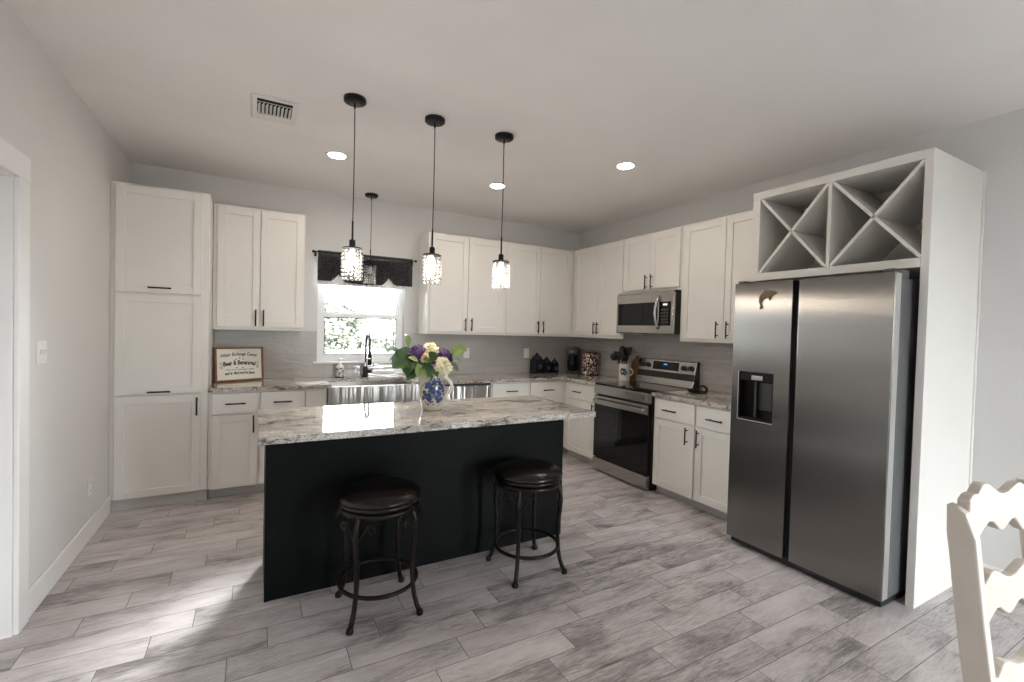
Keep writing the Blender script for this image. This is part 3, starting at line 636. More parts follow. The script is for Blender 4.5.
def bdoor(y0, y1, hole=None):
    b = MB(); zlo, zhi = 0.052, 1.782
    if hole:
        h0, h1, g0, g1 = hole
        b.fbox(RT, y0, h0, *d2, zlo, zhi); b.fbox(RT, h1, y1, *d2, zlo, zhi); b.fbox(RT, h0, h1, *d2, zlo, g0); b.fbox(RT, h0, h1, *d2, g1, zhi); b.fbox(RT, h0, h1, 0.82, 0.83, g0, g1)
        bmesh.ops.remove_doubles(b.bm, verts=b.bm.verts[:], dist=1e-5)
        # drop inner coincident faces
        return b.build('door', STEEL, t)
    b.fbox(RT, y0, y1, *d2, zlo, zhi); return b.build('door', STEEL, t, bevel=0.006, seg=3)
EDGE = mat('satin_door_edge', (0.62, 0.61, 0.60), 0.42, 0.85)
fd = bdoor(yb, fy1, (ld0, ld1, lt0, lt1)); rd = bdoor(fy0, ya)
MB().fbox(RT, fy0 - 0.001, fy0 - 0.0002, 0.824, FX - 0.006, 0.06, 1.775).build('edge_trim', EDGE, rd)
MB().fbox(RT, ya + 0.002, yb - 0.002, 0.82, 0.855, 0.052, 1.775).build('handle_recess', DARK, t)
b = MB(); q = 0.006
b.fbox(RT, ld0, ld1, FX - 0.001, FX + 0.002, lt0 - q, lt0); b.fbox(RT, ld1, ld1 + q * 0.5, FX - 0.001, FX + 0.002, lt0 - q, lt1); b.build('dispenser_trim', EDGE, fd)
b = MB(); b.fbox(RT, ld0 + 0.001, ld1 - 0.001, 0.8305, 0.834, lt0 + 0.001, lt1 - 0.001); b.fbox(RT, ld0 + 0.001, ld0 + 0.006, 0.834, FX - 0.002, lt0 + 0.001, lt1 - 0.001); b.fbox(RT, ld1 - 0.006, ld1 - 0.001, 0.834, FX - 0.002, lt0 + 0.001, lt1 - 0.001)
b.fbox(RT, ld0 + 0.006, ld1 - 0.006, 0.834, FX - 0.006, lt1 - 0.06, lt1 - 0.001); b.fbox(RT, ld0 + 0.006, ld1 - 0.006, 0.834, FX - 0.006, lt0 + 0.001, lt0 + 0.012)
BAY = mat('dispenser_black', (0.004, 0.004, 0.004), 0.5, 0, 0.2)
dp = b.build('dispenser_bay', BAY, fd, bevel=0.002)
b = MB(); b.fbox(RT, -3.165, -3.085, 0.845, 0.884, lt1 - 0.055, lt1 - 0.022); b.build('dispenser_spout', CHROME, dp, bevel=0.005)
b = MB(); b.fbox(RT, -3.205, -3.115, 0.836, 0.842, lt0 + 0.07, lt1 - 0.07); b.fbox(RT, -3.112, -3.098, 0.834, 0.862, lt0 + 0.02, lt1 - 0.05); b.build('dispenser_paddle', mat('paddle_gray', (0.03, 0.03, 0.03), 0.45), dp, bevel=0.003)
for yy, s_ in ((fy0 + 0.012, 1), (fy1 - 0.012, -1)):
    b = MB(); y2 = yy + s_ * 0.05
    b.fbox(RT, min(yy, y2), max(yy, y2), 0.70, 0.86, 1.756, 1.80); b.fbox(RT, min(yy, y2), max(yy, y2), 0.83, 0.875, 1.783, 1.80); b.build('hinge_cover', GRAYP, t, bevel=0.006)

# dolphin magnet on the freezer door
o = Vector((-FX - 0.0005, -3.182, 1.675)); S = 0.0019
out = [(-26, -30), (-30, -36), (-22, -37), (-14, -31), (-19, -26), (-20, -14), (-12, -4), (2, 3), (6, -8), (10, -9), (10, 2), (22, 12), (30, 15), (29, 19), (20, 21), (11, 26), (5, 24), (-3, 27), (-12, 28), (-14, 23), (-24, 15), (-30, 2), (-30, -14), (-25, -24)]
b = MB(); b.prism([o + Vector((0, -x * S, y * S)) for x, y in out], (-0.006, 0, 0))
tag(b.build('dolphin_magnet', GOLD, bevel=0.002), 'small bronze dolphin magnet near the top of the freezer door', 'magnet')

# ------------------------------------------------------------------ pendant lamps
BULB_OFF = mat('frosted_bulb', (0.75, 0.75, 0.73), 0.3)
def pendant(x, y, zb, label, lit=True):
    t = thing('pendant_lamp', (x, y, HC), label, 'lamp', 'crystal pendant lamps')
    zt = zb + 0.175
    cn = MB().lathe([(0, -0.026), (0.058, -0.026), (0.063, -0.021), (0.063, 0), (0, 0)], (x, y, HC), 32).build('canopy', BLACKM, t)
    for s_ in (-1, 1): MB().lathe([(0, -0.036), (0.004, -0.036), (0.005, -0.026), (0, -0.026)], (x + s_ * 0.034, y - s_ * 0.01, HC), 8).build('canopy_screw', BLACKP, cn)
    MB().lathe([(0, -0.06), (0.005, -0.06), (0.006, -0.028), (0, -0.028)], (x, y, HC), 10).build('cord_grip', BLACKM, cn)
    MB().tube([(x, y, HC - 0.03), (x + 0.002, y, (HC + zt) / 2), (x, y, zt + 0.16)], 0.0030, 6).build('cord', BLACKP, t)
    MB().lathe([(0, 0), (0.0055, 0), (0.0055, 0.11), (0, 0.11)], (x, y, zt + 0.05), 10).build('stem', BLACKM, t)
    MB().lathe([(0, 0), (0.017, 0), (0.018, 0.004), (0.018, 0.04), (0.014, 0.046), (0, 0.047)], (x, y, zt + 0.006), 18).build('socket_cap', BLACKM, t)
    MB().lathe([(0, 0.006), (0.052, 0.006), (0.061, 0), (0.059, -0.003), (0.05, 0.002), (0, 0.002)], (x, y, zt), 32).build('shade_disc', BRONZE, t)
    MB().lathe([(0, -0.09), (0.014, -0.086), (0.024, -0.07), (0.026, -0.055), (0.016, -0.03), (0.012, -0.004), (0, -0.004)], (x, y, zt), 16).build('bulb', BULB if lit else BULB_OFF, t)
    for i in range(14):
        a = 2 * PI * i / 14; px, py = x + 0.054 * math.cos(a), y + 0.054 * math.sin(a)
        b = MB()
        for j in range(8):
            z = zt - 0.008 - j * 0.0222; rr = 0.0095
            b.lathe([(0, -0.0112), (rr, -0.003), (rr, 0.003), (0, 0.0112)], (px, py, z - 0.011), 6, smooth=False)
        b.build('crystal_strand', CRYSTAL, t)
    if not lit: return
    l = bpy.data.lights.new('bulb_light', 'POINT'); l.energy = PEND_W; l.shadow_soft_size = 0.03; l.color = (1.0, 0.87, 0.73)
    lo = bpy.data.objects.new('bulb_light', l); C.objects.link(lo); lo.parent = t; lo.location = (0, 0, zb + 0.06 - HC)
pendant(-3.272, -2.150, 1.703, 'crystal pendant lamp with black canopy nearest the left, above the island')
pendant(-2.785, -2.152, 1.714, 'middle crystal pendant lamp of the island row, hanging above the flower jug side')
pendant(-2.297, -2.166, 1.717, 'rightmost crystal pendant lamp above the island, in front of the wall cabinets')
pendant(-2.762, -0.215, 1.866, 'unlit crystal pendant lamp hanging over the sink before the dark valance', False)

# recessed lights
cans = [(-3.224, -1.138, 'recessed ceiling light left of the pendant canopies'), (-1.833, -1.163, 'recessed ceiling light behind the rightmost pendant cord'), (-1.217, -2.182, 'recessed ceiling light nearest the right wall cabinets')]
for x, y, lab in cans:
    t = thing('recessed_light', (x, y, HC), lab, 'lamp', 'recessed ceiling lights')
    MB().lathe([(0.062, -0.001), (0.078, -0.006), (0.085, -0.004), (0.086, 0), (0.062, 0)], (x, y, HC), 32).build('trim_ring', TRIM, t)
    MB().lathe([(0, -0.0025), (0.062, -0.0025), (0.062, 0), (0, 0)], (x, y, HC), 32).build('lens', LENS, t)
# ceiling register
vx0, vx1, vy0, vy1 = -3.80, -3.55, -1.905, -1.565
t = thing('ceiling_vent', ((vx0 + vx1) / 2, (vy0 + vy1) / 2, HC), 'white ceiling air vent left of the pendant lamps', 'vent')
b = MB(); q = 0.03; z0, z1 = HC - 0.012, HC - 0.0005
b.box(vx0, vx0 + q, vy0, vy1, z0, z1); b.box(vx1 - q, vx1, vy0, vy1, z0, z1); b.box(vx0 + q, vx1 - q, vy0, vy0 + q, z0, z1); b.box(vx0 + q, vx1 - q, vy1 - q * 3, vy1, z0, z1)
b.build('vent_frame', VENT, t, bevel=0.003)
MB().box(vx0 + q, vx1 - q, vy0 + q, vy1 - q * 3, HC - 0.003, HC - 0.0005).build('duct_opening', DARK, t)
yl = vy0 + q
b = MB(); b.hexa([(vx0 + q, yl + 0.03, HC - 0.016), (vx1 - q, yl + 0.03, HC - 0.016), (vx1 - q, yl + 0.062, HC - 0.004), (vx0 + q, yl + 0.062, HC - 0.004), (vx0 + q, yl + 0.028, HC - 0.014), (vx1 - q, yl + 0.028, HC - 0.014), (vx1 - q, yl + 0.06, HC - 0.002), (vx0 + q, yl + 0.06, HC - 0.002)])
b.build('long_slat', VENT, t)
for i in range(9):
    x = vx0 + q + 0.004 + i * 0.021
    b = MB(); b.hexa([(x, yl + 0.066, HC - 0.016), (x + 0.002, yl + 0.066, HC - 0.016), (x + 0.002, vy1 - q * 3, HC - 0.016), (x, vy1 - q * 3, HC - 0.016), (x + 0.012, yl + 0.066, HC - 0.003), (x + 0.014, yl + 0.066, HC - 0.003), (x + 0.014, vy1 - q * 3, HC - 0.003), (x + 0.012, vy1 - q * 3, HC - 0.003)])
    b.build('slat', VENT, t)

# ------------------------------------------------------------------ valance
RZ, RY = 2.150, -0.055
t = thing('curtain_rod', (-2.76, 0, RZ), 'thin black curtain rod above the kitchen window', 'curtain rod')
MB().tube([(-3.265, RY, RZ), (-2.255, RY, RZ)], 0.006, 8).build('rod', BLACKM, t)
for x in (-3.275, -2.245): MB().sphere((x, RY, RZ), 0.014, n=10, k=7).build('finial', BLACKM, t)
for x in (-3.250, -2.270):
    b = MB(); b.tube([(x, RY, RZ), (x, -0.002, RZ)], 0.005, 8); b.box(x - 0.01, x + 0.01, -0.006, -0.001, RZ - 0.04, RZ + 0.015); b.build('bracket', BLACKM, t)
VX0, VX1 = -3.235, -2.285
def sheet(zbot, yoff, amp, ztop, n=150, k=12, puff=0.0):
    P = []
    for i in range(n + 1):
        u_ = i / n; x = VX0 + (VX1 - VX0) * u_; ph = u_ * 2 * PI * 17 + 1.3 * math.sin(u_ * 23)
        col = []
        zb = zbot(u_)
        for j in range(k + 1):
            w_ = j / k; z = ztop + (zb - ztop) * w_
            a = amp * (0.45 + 0.55 * w_) * (1 if z < RZ - 0.012 else 0.5)
            col.append(Vector((x, RY - yoff - 0.002 + a * math.sin(ph + 0.8 * w_ * math.sin(u_ * 40)) + puff * w_ * math.sin(PI * w_), z)))
        P.append(col)
    return P
def swag(u_):
    # three gathered swags with arched notches between them
    edges = [0.0, 0.205, 0.735, 1.0]; z = 1.868
    for e in (0.205, 0.735):
        dd = abs(u_ - e); 
        if dd < 0.085: z += 0.075 * (1 - dd / 0.085) ** 1.6
    if 0.205 < u_ < 0.735: z -= 0.012 * math.sin(PI * (u_ - 0.205) / 0.53)
    return z
b = MB(); b.grid(sheet(swag, 0.012, 0.007, RZ + 0.016)); v = b.build('valance', CURTAIN, recalc=False)
tag(v, 'black sheer valance gathered on the rod over the kitchen window', 'curtain')
b = MB(); b.grid(sheet(lambda u_: 1.832, -0.016, 0.005, RZ - 0.03)); b.build('lace_lining', LACE, v, recalc=False, local=False)

# ------------------------------------------------------------------ outlets and switch
def outlet(f, u_, z, label, kind='outlet', w=0.072, h=0.116, d0=0.0):
    t = thing('wall_outlet' if kind == 'outlet' else 'light_switch', f.p(u_, d0, z), label, 'outlet' if kind == 'outlet' else 'switch', 'wall outlets' if kind == 'outlet' else None)
    pl = MB().fbox(f, u_ - w / 2, u_ + w / 2, d0, d0 + 0.006, z - h / 2, z + h / 2).build('cover_plate', PLATE, t, bevel=0.002)
    if kind == 'outlet':
        for q in (-1, 1):
            s_ = MB().fbox(f, u_ - 0.017, u_ + 0.017, d0 + 0.006, d0 + 0.0085, z + q * 0.026 - 0.017, z + q * 0.026 + 0.017).build('socket_face', PLATE, t, bevel=0.002)
            b = MB()
            for x in (-0.007, 0.007): b.fbox(f, u_ + x - 0.0015, u_ + x + 0.0015, d0 + 0.0085, d0 + 0.009, z + q * 0.026 - 0.002, z + q * 0.026 + 0.010)
            b.build('slots', DARK, s_)
    else:
        for x in (-0.023, 0.023):
            b = MB(); b.hexa([f.p(u_ + x - 0.005, d0 + 0.006, z - 0.012), f.p(u_ + x + 0.005, d0 + 0.006, z - 0.012), f.p(u_ + x + 0.005, d0 + 0.011, z - 0.01), f.p(u_ + x - 0.005, d0 + 0.011, z - 0.01), f.p(u_ + x - 0.005, d0 + 0.006, z + 0.012), f.p(u_ + x + 0.005, d0 + 0.006, z + 0.012), f.p(u_ + x + 0.005, d0 + 0.018, z + 0.012), f.p(u_ + x - 0.005, d0 + 0.018, z + 0.012)])
            b.build('toggle', PLATE, t)
outlet(BK, -1.603, 1.148, 'white outlet on the tile just right of the flower jug', d0=0.01)
outlet(BK, -0.786, 1.147, 'white outlet on the tile beside the blue canisters', d0=0.01)
outlet(LF, -1.065, 0.335, 'white outlet low on the left wall above the baseboard')
outlet(LF, -1.845, 1.253, 'white double light switch on the left wall by the door casing', 'switch', 0.117, 0.116)

# ------------------------------------------------------------------ framed sign
def text_into(b, s, size, place, bold=0.0, shear=0.0, width=None):
    c = bpy.data.curves.new('t', 'FONT'); c.body = s; c.size = size; c.align_x = 'CENTER'; c.shear = shear; c.offset = bold; c.resolution_u = 2
    o = bpy.data.objects.new('t', c); C.objects.link(o); bpy.context.view_layer.update()
    dg = bpy.context.evaluated_depsgraph_get(); me = o.evaluated_get(dg).to_mesh()
    xs = [v.co.x for v in me.vertices]; cx = (min(xs) + max(xs)) / 2; sc = (width / (max(xs) - min(xs))) if width else 1
    vs_ = b.verts([place((v.co.x - cx) * sc, v.co.y) for v in me.vertices])
    for p in me.polygons: b.face([vs_[i] for i in p.vertices])
    o.evaluated_get(dg).to_mesh_clear(); bpy.data.objects.remove(o); bpy.data.curves.remove(c)
SGX, SGY, SGW, SGH, LEAN = -3.886, -0.162, 0.410, 0.302, math.radians(5)
ROT = math.radians(25)
t = thing('framed_sign', (SGX, SGY, ZC + 0.001), 'white lettered sign in a brown wood frame leaning by the pantry', 'sign')
def sp(x, y, dd):
    # local sign coords: x across, y up the board, dd out of its face
    yy = y * math.cos(LEAN) + dd * math.sin(LEAN); back = y * math.sin(LEAN) - dd * math.cos(LEAN)
    return Vector((SGX, SGY, ZC + 0.001)) + Vector((x * math.cos(ROT) - back * math.sin(ROT), x * math.sin(ROT) + back * math.cos(ROT), yy))
def sbox(b, x0, x1, y0, y1, d0, d1):
    return b.hexa([sp(x0, y0, d0), sp(x1, y0, d0), sp(x1, y1, d0), sp(x0, y1, d0), sp(x0, y0, d1), sp(x1, y0, d1), sp(x1, y1, d1), sp(x0, y1, d1)])
b = MB(); fw = 0.015; hw = SGW / 2
sbox(b, -hw, -hw + fw, 0, SGH, 0, 0.036); sbox(b, hw - fw, hw, 0, SGH, 0, 0.036); sbox(b, -hw + fw, hw - fw, 0, fw, 0, 0.036); sbox(b, -hw + fw, hw - fw, SGH - fw, SGH, 0, 0.036)
b.build('frame', FRAMEW, t, bevel=0.002)
bd = sbox(MB(), -hw + fw, hw - fw, fw, SGH - fw, 0.006, 0.024).build('board', PAPER, t)
b = MB(); arcf = lambda y0, bow, wd_: (lambda x, y: sp(x, y0 + y + bow * (1 - (2 * x / wd_) ** 2), 0.0245))
text_into(b, 'Water Exchange Center', 0.042, arcf(0.212, 0.016, 0.3), 0.0009, 0.3, 0.31)
text_into(b, 'Beer & Beverages', 0.055, arcf(0.135, 0.012, 0.25), 0.0022, 0.0, 0.27)
text_into(b, 'come on in and stay a while', 0.017, arcf(0.098, 0.0, 0.2), 0.0003, 0.2, 0.24)
text_into(b, "we're glad you're here", 0.038, arcf(0.058, 0.004, 0.2), 0.0014, 0.35, 0.25)
for x, y in ((-0.03, 0.195), (0, 0.203), (0.03, 0.195), (-0.025, 0.118), (0.025, 0.118)):
    q = [sp(x + 0.008 * math.cos(a), y + 0.006 * math.sin(a), 0.0245) for a in (0, PI / 2, PI, 1.5 * PI)]; b.face(b.verts(q))
for s_ in (-1, 1):
    for cx, cy, rr in ((0.148, 0.152, 0.018), (0.152, 0.120, 0.013)):
        pts = [(s_ * (cx + rr * (1 - i / 26) * math.cos(i * 0.42)), cy + rr * (1 - i / 26) * math.sin(i * 0.42)) for i in range(20)]
        for i in range(19):
            (ax, ay), (bx_, by_) = pts[i], pts[i + 1]; L_ = math.hypot(bx_ - ax, by_ - ay) or 1; nx, ny = -(by_ - ay) / L_ * 0.0016, (bx_ - ax) / L_ * 0.0016
            b.face(b.verts([sp(ax + nx, ay + ny, 0.0245), sp(bx_ + nx, by_ + ny, 0.0245), sp(bx_ - nx, by_ - ny, 0.0245), sp(ax - nx, ay - ny, 0.0245)]))
b.build('lettering', INK, bd, recalc=False)

# ------------------------------------------------------------------ blue canisters, coffee maker, woven canister
def canister(x, y, w, h, hr, label, rot=0.15):
    t = thing('house_canister', (x, y, ZC), label, 'canister', 'dark blue canisters'); t.rotation_euler = (0, 0, rot)
    dpt = w * 0.85
    def P(a, b_, z): return Vector((a, b_, z))
    b = MB(); b.prism([P(-w / 2, -dpt / 2, 0), P(w / 2, -dpt / 2, 0), P(w / 2, -dpt / 2, h), P(w * 0.47, -dpt / 2, h + 0.004), P(-w * 0.47, -dpt / 2, h + 0.004), P(-w / 2, -dpt / 2, h)], (0, dpt, 0)); b.build('jar_body', BLUEC, t, bevel=0.012, seg=3, local=True)
    b = MB()
    prof = [(w * 0.52, h + 0.004), (w * 0.53, h + 0.012), (w * 0.40, h + hr * 0.45), (w * 0.16, h + hr * 0.72), (w * 0.10, h + hr * 0.82), (w * 0.11, h + hr * 0.9), (w * 0.05, h + hr), (0, h + hr)]
    b.lathe([(0, h + 0.004)] + prof, (0, 0, 0), 24); b.build('lid', BLUEC, t, local=True)
    b = MB(); b.sphere((w * 0.06, -dpt / 2, h * 0.5), w * 0.24, 0.003, h * 0.2, 12, 8); b.build('painted_medallion', mat('medallion_glaze', (0.05, 0.055, 0.06), 0.3), t, local=True)
canister(-0.682, -0.10, 0.135, 0.165, 0.088, 'largest dark blue canister with pointed lid, by the outlet')
canister(-0.556, -0.125, 0.100, 0.130, 0.078, 'middle-sized dark blue canister between the other two')
canister(-0.448, -0.140, 0.090, 0.115, 0.072, 'smallest dark blue canister, nearest the coffee maker')
t = thing('coffee_maker', (-0.20, -0.19, ZC), 'tall black coffee maker in the back corner of the counter', 'coffee maker'); t.rotation_euler = (0, 0, -0.75)
b = MB(); b.box(-0.075, 0.075, -0.10, 0.10, 0, 0.03); b.build('warming_base', BLACKP, t, bevel=0.008, local=True)
b = MB(); b.box(-0.072, 0.072, 0.02, 0.098, 0.03, 0.24); b.build('water_tank', BLACKP, t, bevel=0.008, local=True)
b = MB(); b.box(-0.076, 0.076, -0.095, 0.10, 0.235, 0.325); b.build('brew_head', BLACKP, t, bevel=0.012, local=True)
MB().lathe([(0, 0), (0.055, 0), (0.066, 0.05), (0.064, 0.13), (0.048, 0.18), (0.048, 0.19), (0, 0.195)], (0, -0.04, 0.0305), 24).build('carafe', BGLASS, t, local=True)
b = MB(); b.box(-0.028, 0.028, -0.0975, -0.0945, 0.262, 0.285); b.build('control_plate', GRAYP, t, bevel=0.001, local=True)
cx, cy = -0.115, -0.44
t = thing('woven_canister', (cx, cy, ZC), 'round copper woven canister beside the black coffee maker', 'canister')
MB().lathe([(0, 0.008), (0.105, 0.008), (0.110, 0.014), (0.110, 0.262), (0.104, 0.268), (0.10, 0.262), (0.10, 0.03), (0, 0.03)], (cx, cy, ZC), 40).build('woven_wall', WOVEN, t)
MB().lathe([(0, 0), (0.113, 0), (0.113, 0.01), (0, 0.01)], (cx, cy, ZC), 40).build('base_ring', BLACKM, t)
b = MB(); b.tube([(cx + 0.106 * math.cos(a), cy + 0.106 * math.sin(a), ZC + 0.268) for a in [2 * PI * i / 32 for i in range(32)]], 0.005, 6, closed=True); b.build('top_rim', GOLD, t)
px, py = -0.355, -0.66
t = thing('silver_shaker', (px, py, ZC), 'tiny silver star-shaped ornament at the counter edge before the woven canister', 'ornament')
MB().lathe([(0, 0), (0.018, 0), (0.016, 0.008), (0.006, 0.014), (0, 0.014)], (px, py, ZC), 14).build('foot', CHROME, t)
b = MB()
for i in range(6):
    a = PI * i / 3 + 0.5; e1 = Vector((0.62, -0.78, 0)); c0 = Vector((px, py, ZC + 0.042)); b.sphere(c0 + e1 * 0.019 * math.cos(a) + Vector((0, 0, 0.019 * math.sin(a))), 0.011, n=8, k=6)
b.sphere((px, py, ZC + 0.042), 0.014, n=10, k=7); b.build('flower_head', CHROME, t)

# ------------------------------------------------------------------ utensil crock, cutting board, spoon rest
kx, ky = -0.168, -1.110
CROCK = motif('crock_glaze', (0.74, 0.71, 0.66), (0.02, 0.03, 0.07), 85, (-0.050, -0.040, 0.098), 0.050, 0.66)
t = thing('utensil_crock', (kx, ky, ZC), 'white mug-shaped crock with blue motif left of the range', 'crock')
MB().lathe([(0, 0), (0.057, 0), (0.061, 0.006), (0.063, 0.172), (0.067, 0.182), (0.059, 0.184), (0.057, 0.178), (0.055, 0.02), (0, 0.02)], (kx, ky, ZC), 32).build('crock_body', CROCK, t)
hd = Vector((0.15, -0.99, 0)); hd = Vector((0.5, -0.86, 0)).normalized(); c0 = Vector((kx, ky, ZC))
MB().tube([c0 + hd * (0.053 + 0.044 * math.sin(PI * i / 10)) + Vector((0, 0, 0.148 - 0.10 * i / 10)) for i in range(11)], 0.0075, 8).build('handle', WHITEC, t)
def utensil(name, label, dx, dy, tip, head):
    base = Vector((kx + dx * 0.3, ky + dy * 0.3, ZC + 0.022)); top = Vector((kx + dx, ky + dy, ZC + tip))
    b = MB(); b.tube([base, top], 0.0055, 8); v = (top - base).normalized()
    if head == 'spoon': b.sphere(top + v * 0.035, 0.034, 0.042, 0.058, 12, 8)
    elif head == 'ladle': b.sphere(top + v * 0.02 + Vector((-0.02, 0.02, 0)), 0.045, 0.056, 0.046, 12, 8)
    elif head == 'turner':
        s_ = Vector((0.35, -0.94, 0)); n_ = v.cross(s_).normalized() * 0.003; A = [top - s_ * 0.03, top + s_ * 0.03, top + s_ * 0.044 + v * 0.095, top - s_ * 0.044 + v * 0.095]; b.prism([p - n_ for p in A], n_ * 2)
    elif head == 'whisk':
        for q in range(5):
            an = PI * q / 5; s_ = Vector((math.cos(an), math.sin(an), 0)); b.tube([top + s_ * (0.036 * math.sin(PI * i / 12)) * (1 if i <= 6 else 1) + v * (0.10 * (1 - math.cos(PI * i / 12)) / 2) for i in range(13)], 0.0022, 5)
            b.tube([top - s_ * (0.036 * math.sin(PI * i / 12)) + v * (0.10 * (1 - math.cos(PI * i / 12)) / 2) for i in range(13)], 0.0022, 5)
    tag(b.build(name, BLACKP), label, 'utensil', 'black utensils in the crock')
utensil('ladle', 'black ladle leaning out left of the utensil crock', -0.03, 0.085, 0.235, 'ladle')
utensil('serving_spoon', 'black serving spoon standing in the middle of the utensil crock', -0.02, 0.02, 0.29, 'spoon')
utensil('spatula', 'black spatula standing tall at the right of the utensil crock', 0.01, -0.035, 0.275, 'turner')
utensil('whisk', 'black whisk standing at the back of the utensil crock', 0.03, 0.035, 0.26, 'whisk')
utensil('serving_spoon', 'black spoon leaning to the front of the utensil crock', -0.04, -0.01, 0.25, 'spoon')
utensil('spatula', 'broad black spatula at the left front of the utensil crock', -0.045, 0.045, 0.225, 'turner')
utensil('ladle', 'black ladle at the right rear of the utensil crock', 0.02, -0.01, 0.235, 'ladle')
b = MB(); bo = Vector((-0.055, -1.16, ZC + 0.001)); th = 0.018
prof = [(-0.07, 0), (0.05, 0), (0.058, 0.01), (0.058, 0.20), (0.045, 0.225), (0.016, 0.24), (0.014, 0.275), (-0.022, 0.275), (-0.025, 0.24), (-0.055, 0.225), (-0.07, 0.20)]
b.prism([bo + Vector((v_ * 0.12, -u_ * 0.9 , v_)) for u_, v_ in prof], (-th, 0, 0))
tag(b.build('cutting_board', BOARD, bevel=0.004), 'brown wooden cutting board leaning on the tile behind the crock', 'cutting board')
t = thing('spoon_rest', (-0.225, -2.14, ZC), 'black iron rest on the counter right of the range', 'spoon rest')
q0 = Vector((-0.225, -2.14, ZC))
b = MB(); b.tube([q0 + Vector((0, -0.05 + 0.05 * math.cos(a), 0.035 + 0.032 * math.sin(a))) for a in [2 * PI * i / 18 for i in range(18)]], 0.006, 8, closed=True)
b.tube([q0 + Vector((0.01, -0.05 + 0.03 * math.cos(a), 0.033 + 0.022 * math.sin(a))) for a in [2 * PI * i / 18 for i in range(18)]], 0.005, 8, closed=True); b.build('scroll_handle', BLACKM, t)
b = MB(); b.lathe([(0, 0), (0.045, 0), (0.055, 0.012), (0.052, 0.014), (0.042, 0.006), (0, 0.005)], q0 + Vector((-0.02, 0.03, 0)), 20)
for i in range(5): b.sphere(q0 + Vector((-0.045 + 0.012 * (i % 2), 0.075 - 0.026 * i, 0.02)), 0.012, n=8, k=6)
b.box(q0.x - 0.03, q0.x + 0.02, q0.y - 0.085, q0.y + 0.0, ZC, ZC + 0.006); b.build('tray', BLACKM, t)

# ------------------------------------------------------------------ jug of flowers
jx, jy, JZ = -2.785, -2.215, IZ
vw = Vector((C.objects['camera'].location.x - jx, C.objects['camera'].location.y - jy, 0)).normalized()   # front of the jug
sd = Vector((-vw.y, vw.x, 0))                                                                             # to the right in the room
JUG = motif('jug_glaze', (0.56, 0.49, 0.40), (0.012, 0.028, 0.085), 62, tuple(vw * 0.076 + Vector((0, 0, 0.122)) + sd * 0.014), 0.100, 0.665)
t = thing('flower_jug', (jx, jy, JZ), 'cream ceramic jug with blue floral painting on the island', 'jug')
prof = [(0, 0.0), (0.058, 0.0), (0.063, 0.006), (0.070, 0.05), (0.078, 0.10), (0.078, 0.14), (0.070, 0.18), (0.064, 0.205), (0.067, 0.232), (0.063, 0.234), (0.060, 0.205), (0.066, 0.16), (0.07, 0.10), (0.055, 0.02), (0, 0.018)]
b = MB(); b.lathe(prof, (0, 0, 0), 40)
for v in b.bm.verts:                                  # pull the rim out into a pouring lip on the left
    k_ = max(0, (v.co.z - 0.17) / 0.065); dr = -sd.dot(Vector((v.co.x, v.co.y, 0)).normalized()) if v.co.length > 1e-6 else 0
    if k_ > 0 and dr > 0.5: v.co += -sd * 0.055 * k_ * ((dr - 0.5) / 0.5) ** 1.5 + Vector((0, 0, 0.012 * k_ * ((dr - 0.5) / 0.5)))
b.build('jug_body', JUG, t, local=True)
hp = [sd * (0.066 + 0.055 * math.sin(PI * min(1, i / 12)) ** 0.8) + Vector((0, 0, 0.212 - 0.135 * i / 12)) for i in range(13)]
MB().tube(hp, [0.010] * 13, 10).build('handle', WHITEC, t, local=True)
J = Vector((jx, jy, JZ))
def leaf(b, p, dirv, L_, w_, droop=0.3):
    dirv = dirv.normalized(); s_ = dirv.cross(Vector((random.uniform(-0.5, 0.5), -0.7 + random.uniform(-0.3, 0.3), 0.6 + random.uniform(-0.3, 0.3))))
    s_ = s_.normalized() if s_.length > 1e-3 else Vector((1, 0, 0)); n_ = s_.cross(dirv); P = []
    for i in range(7):
        a = i / 6; c_ = p + dirv * (L_ * a) - Vector((0, 0, 1)) * (droop * L_ * a * a); ww = w_ * math.sin(PI * min(1, a * 0.93 + 0.05)) ** 0.8
        P.append([c_ - s_ * ww + n_ * ww * 0.25, c_, c_ + s_ * ww + n_ * ww * 0.25])
    b.grid(P)
def petal_ball(b, c, R_, layers, up_=Vector((0, 0, 1)), ruff=0.15):
    q = up_.rotation_difference(Vector((0, 0, 1))).inverted()
    for (th, nP, wd_, rr) in layers:
        for i in range(nP):
            a = 2 * PI * (i + 0.37 * th * 3) / nP + random.uniform(-0.15, 0.15); P = []; pr = random.uniform(0.82, 1.12)
            for ii in range(5):
                t_ = ii / 4; row = []
                for jj in range(5):
                    s_ = (jj / 4 - 0.5) * wd_ * (0.55 + 0.75 * t_ - 0.35 * t_ * t_)
                    tt = th * (0.25 + 0.85 * t_); rad = R_ * rr * pr * (0.50 + 0.45 * t_ + 0.16 * t_ ** 4 + ruff * 2 * t_ * random.uniform(-0.5, 0.5))
                    v_ = Vector((math.sin(tt) * math.cos(a + s_), math.sin(tt) * math.sin(a + s_), 0.9 * math.cos(tt) - 0.25)) * rad
                    row.append(c + q @ v_)
                P.append(row)
            b.grid(P)
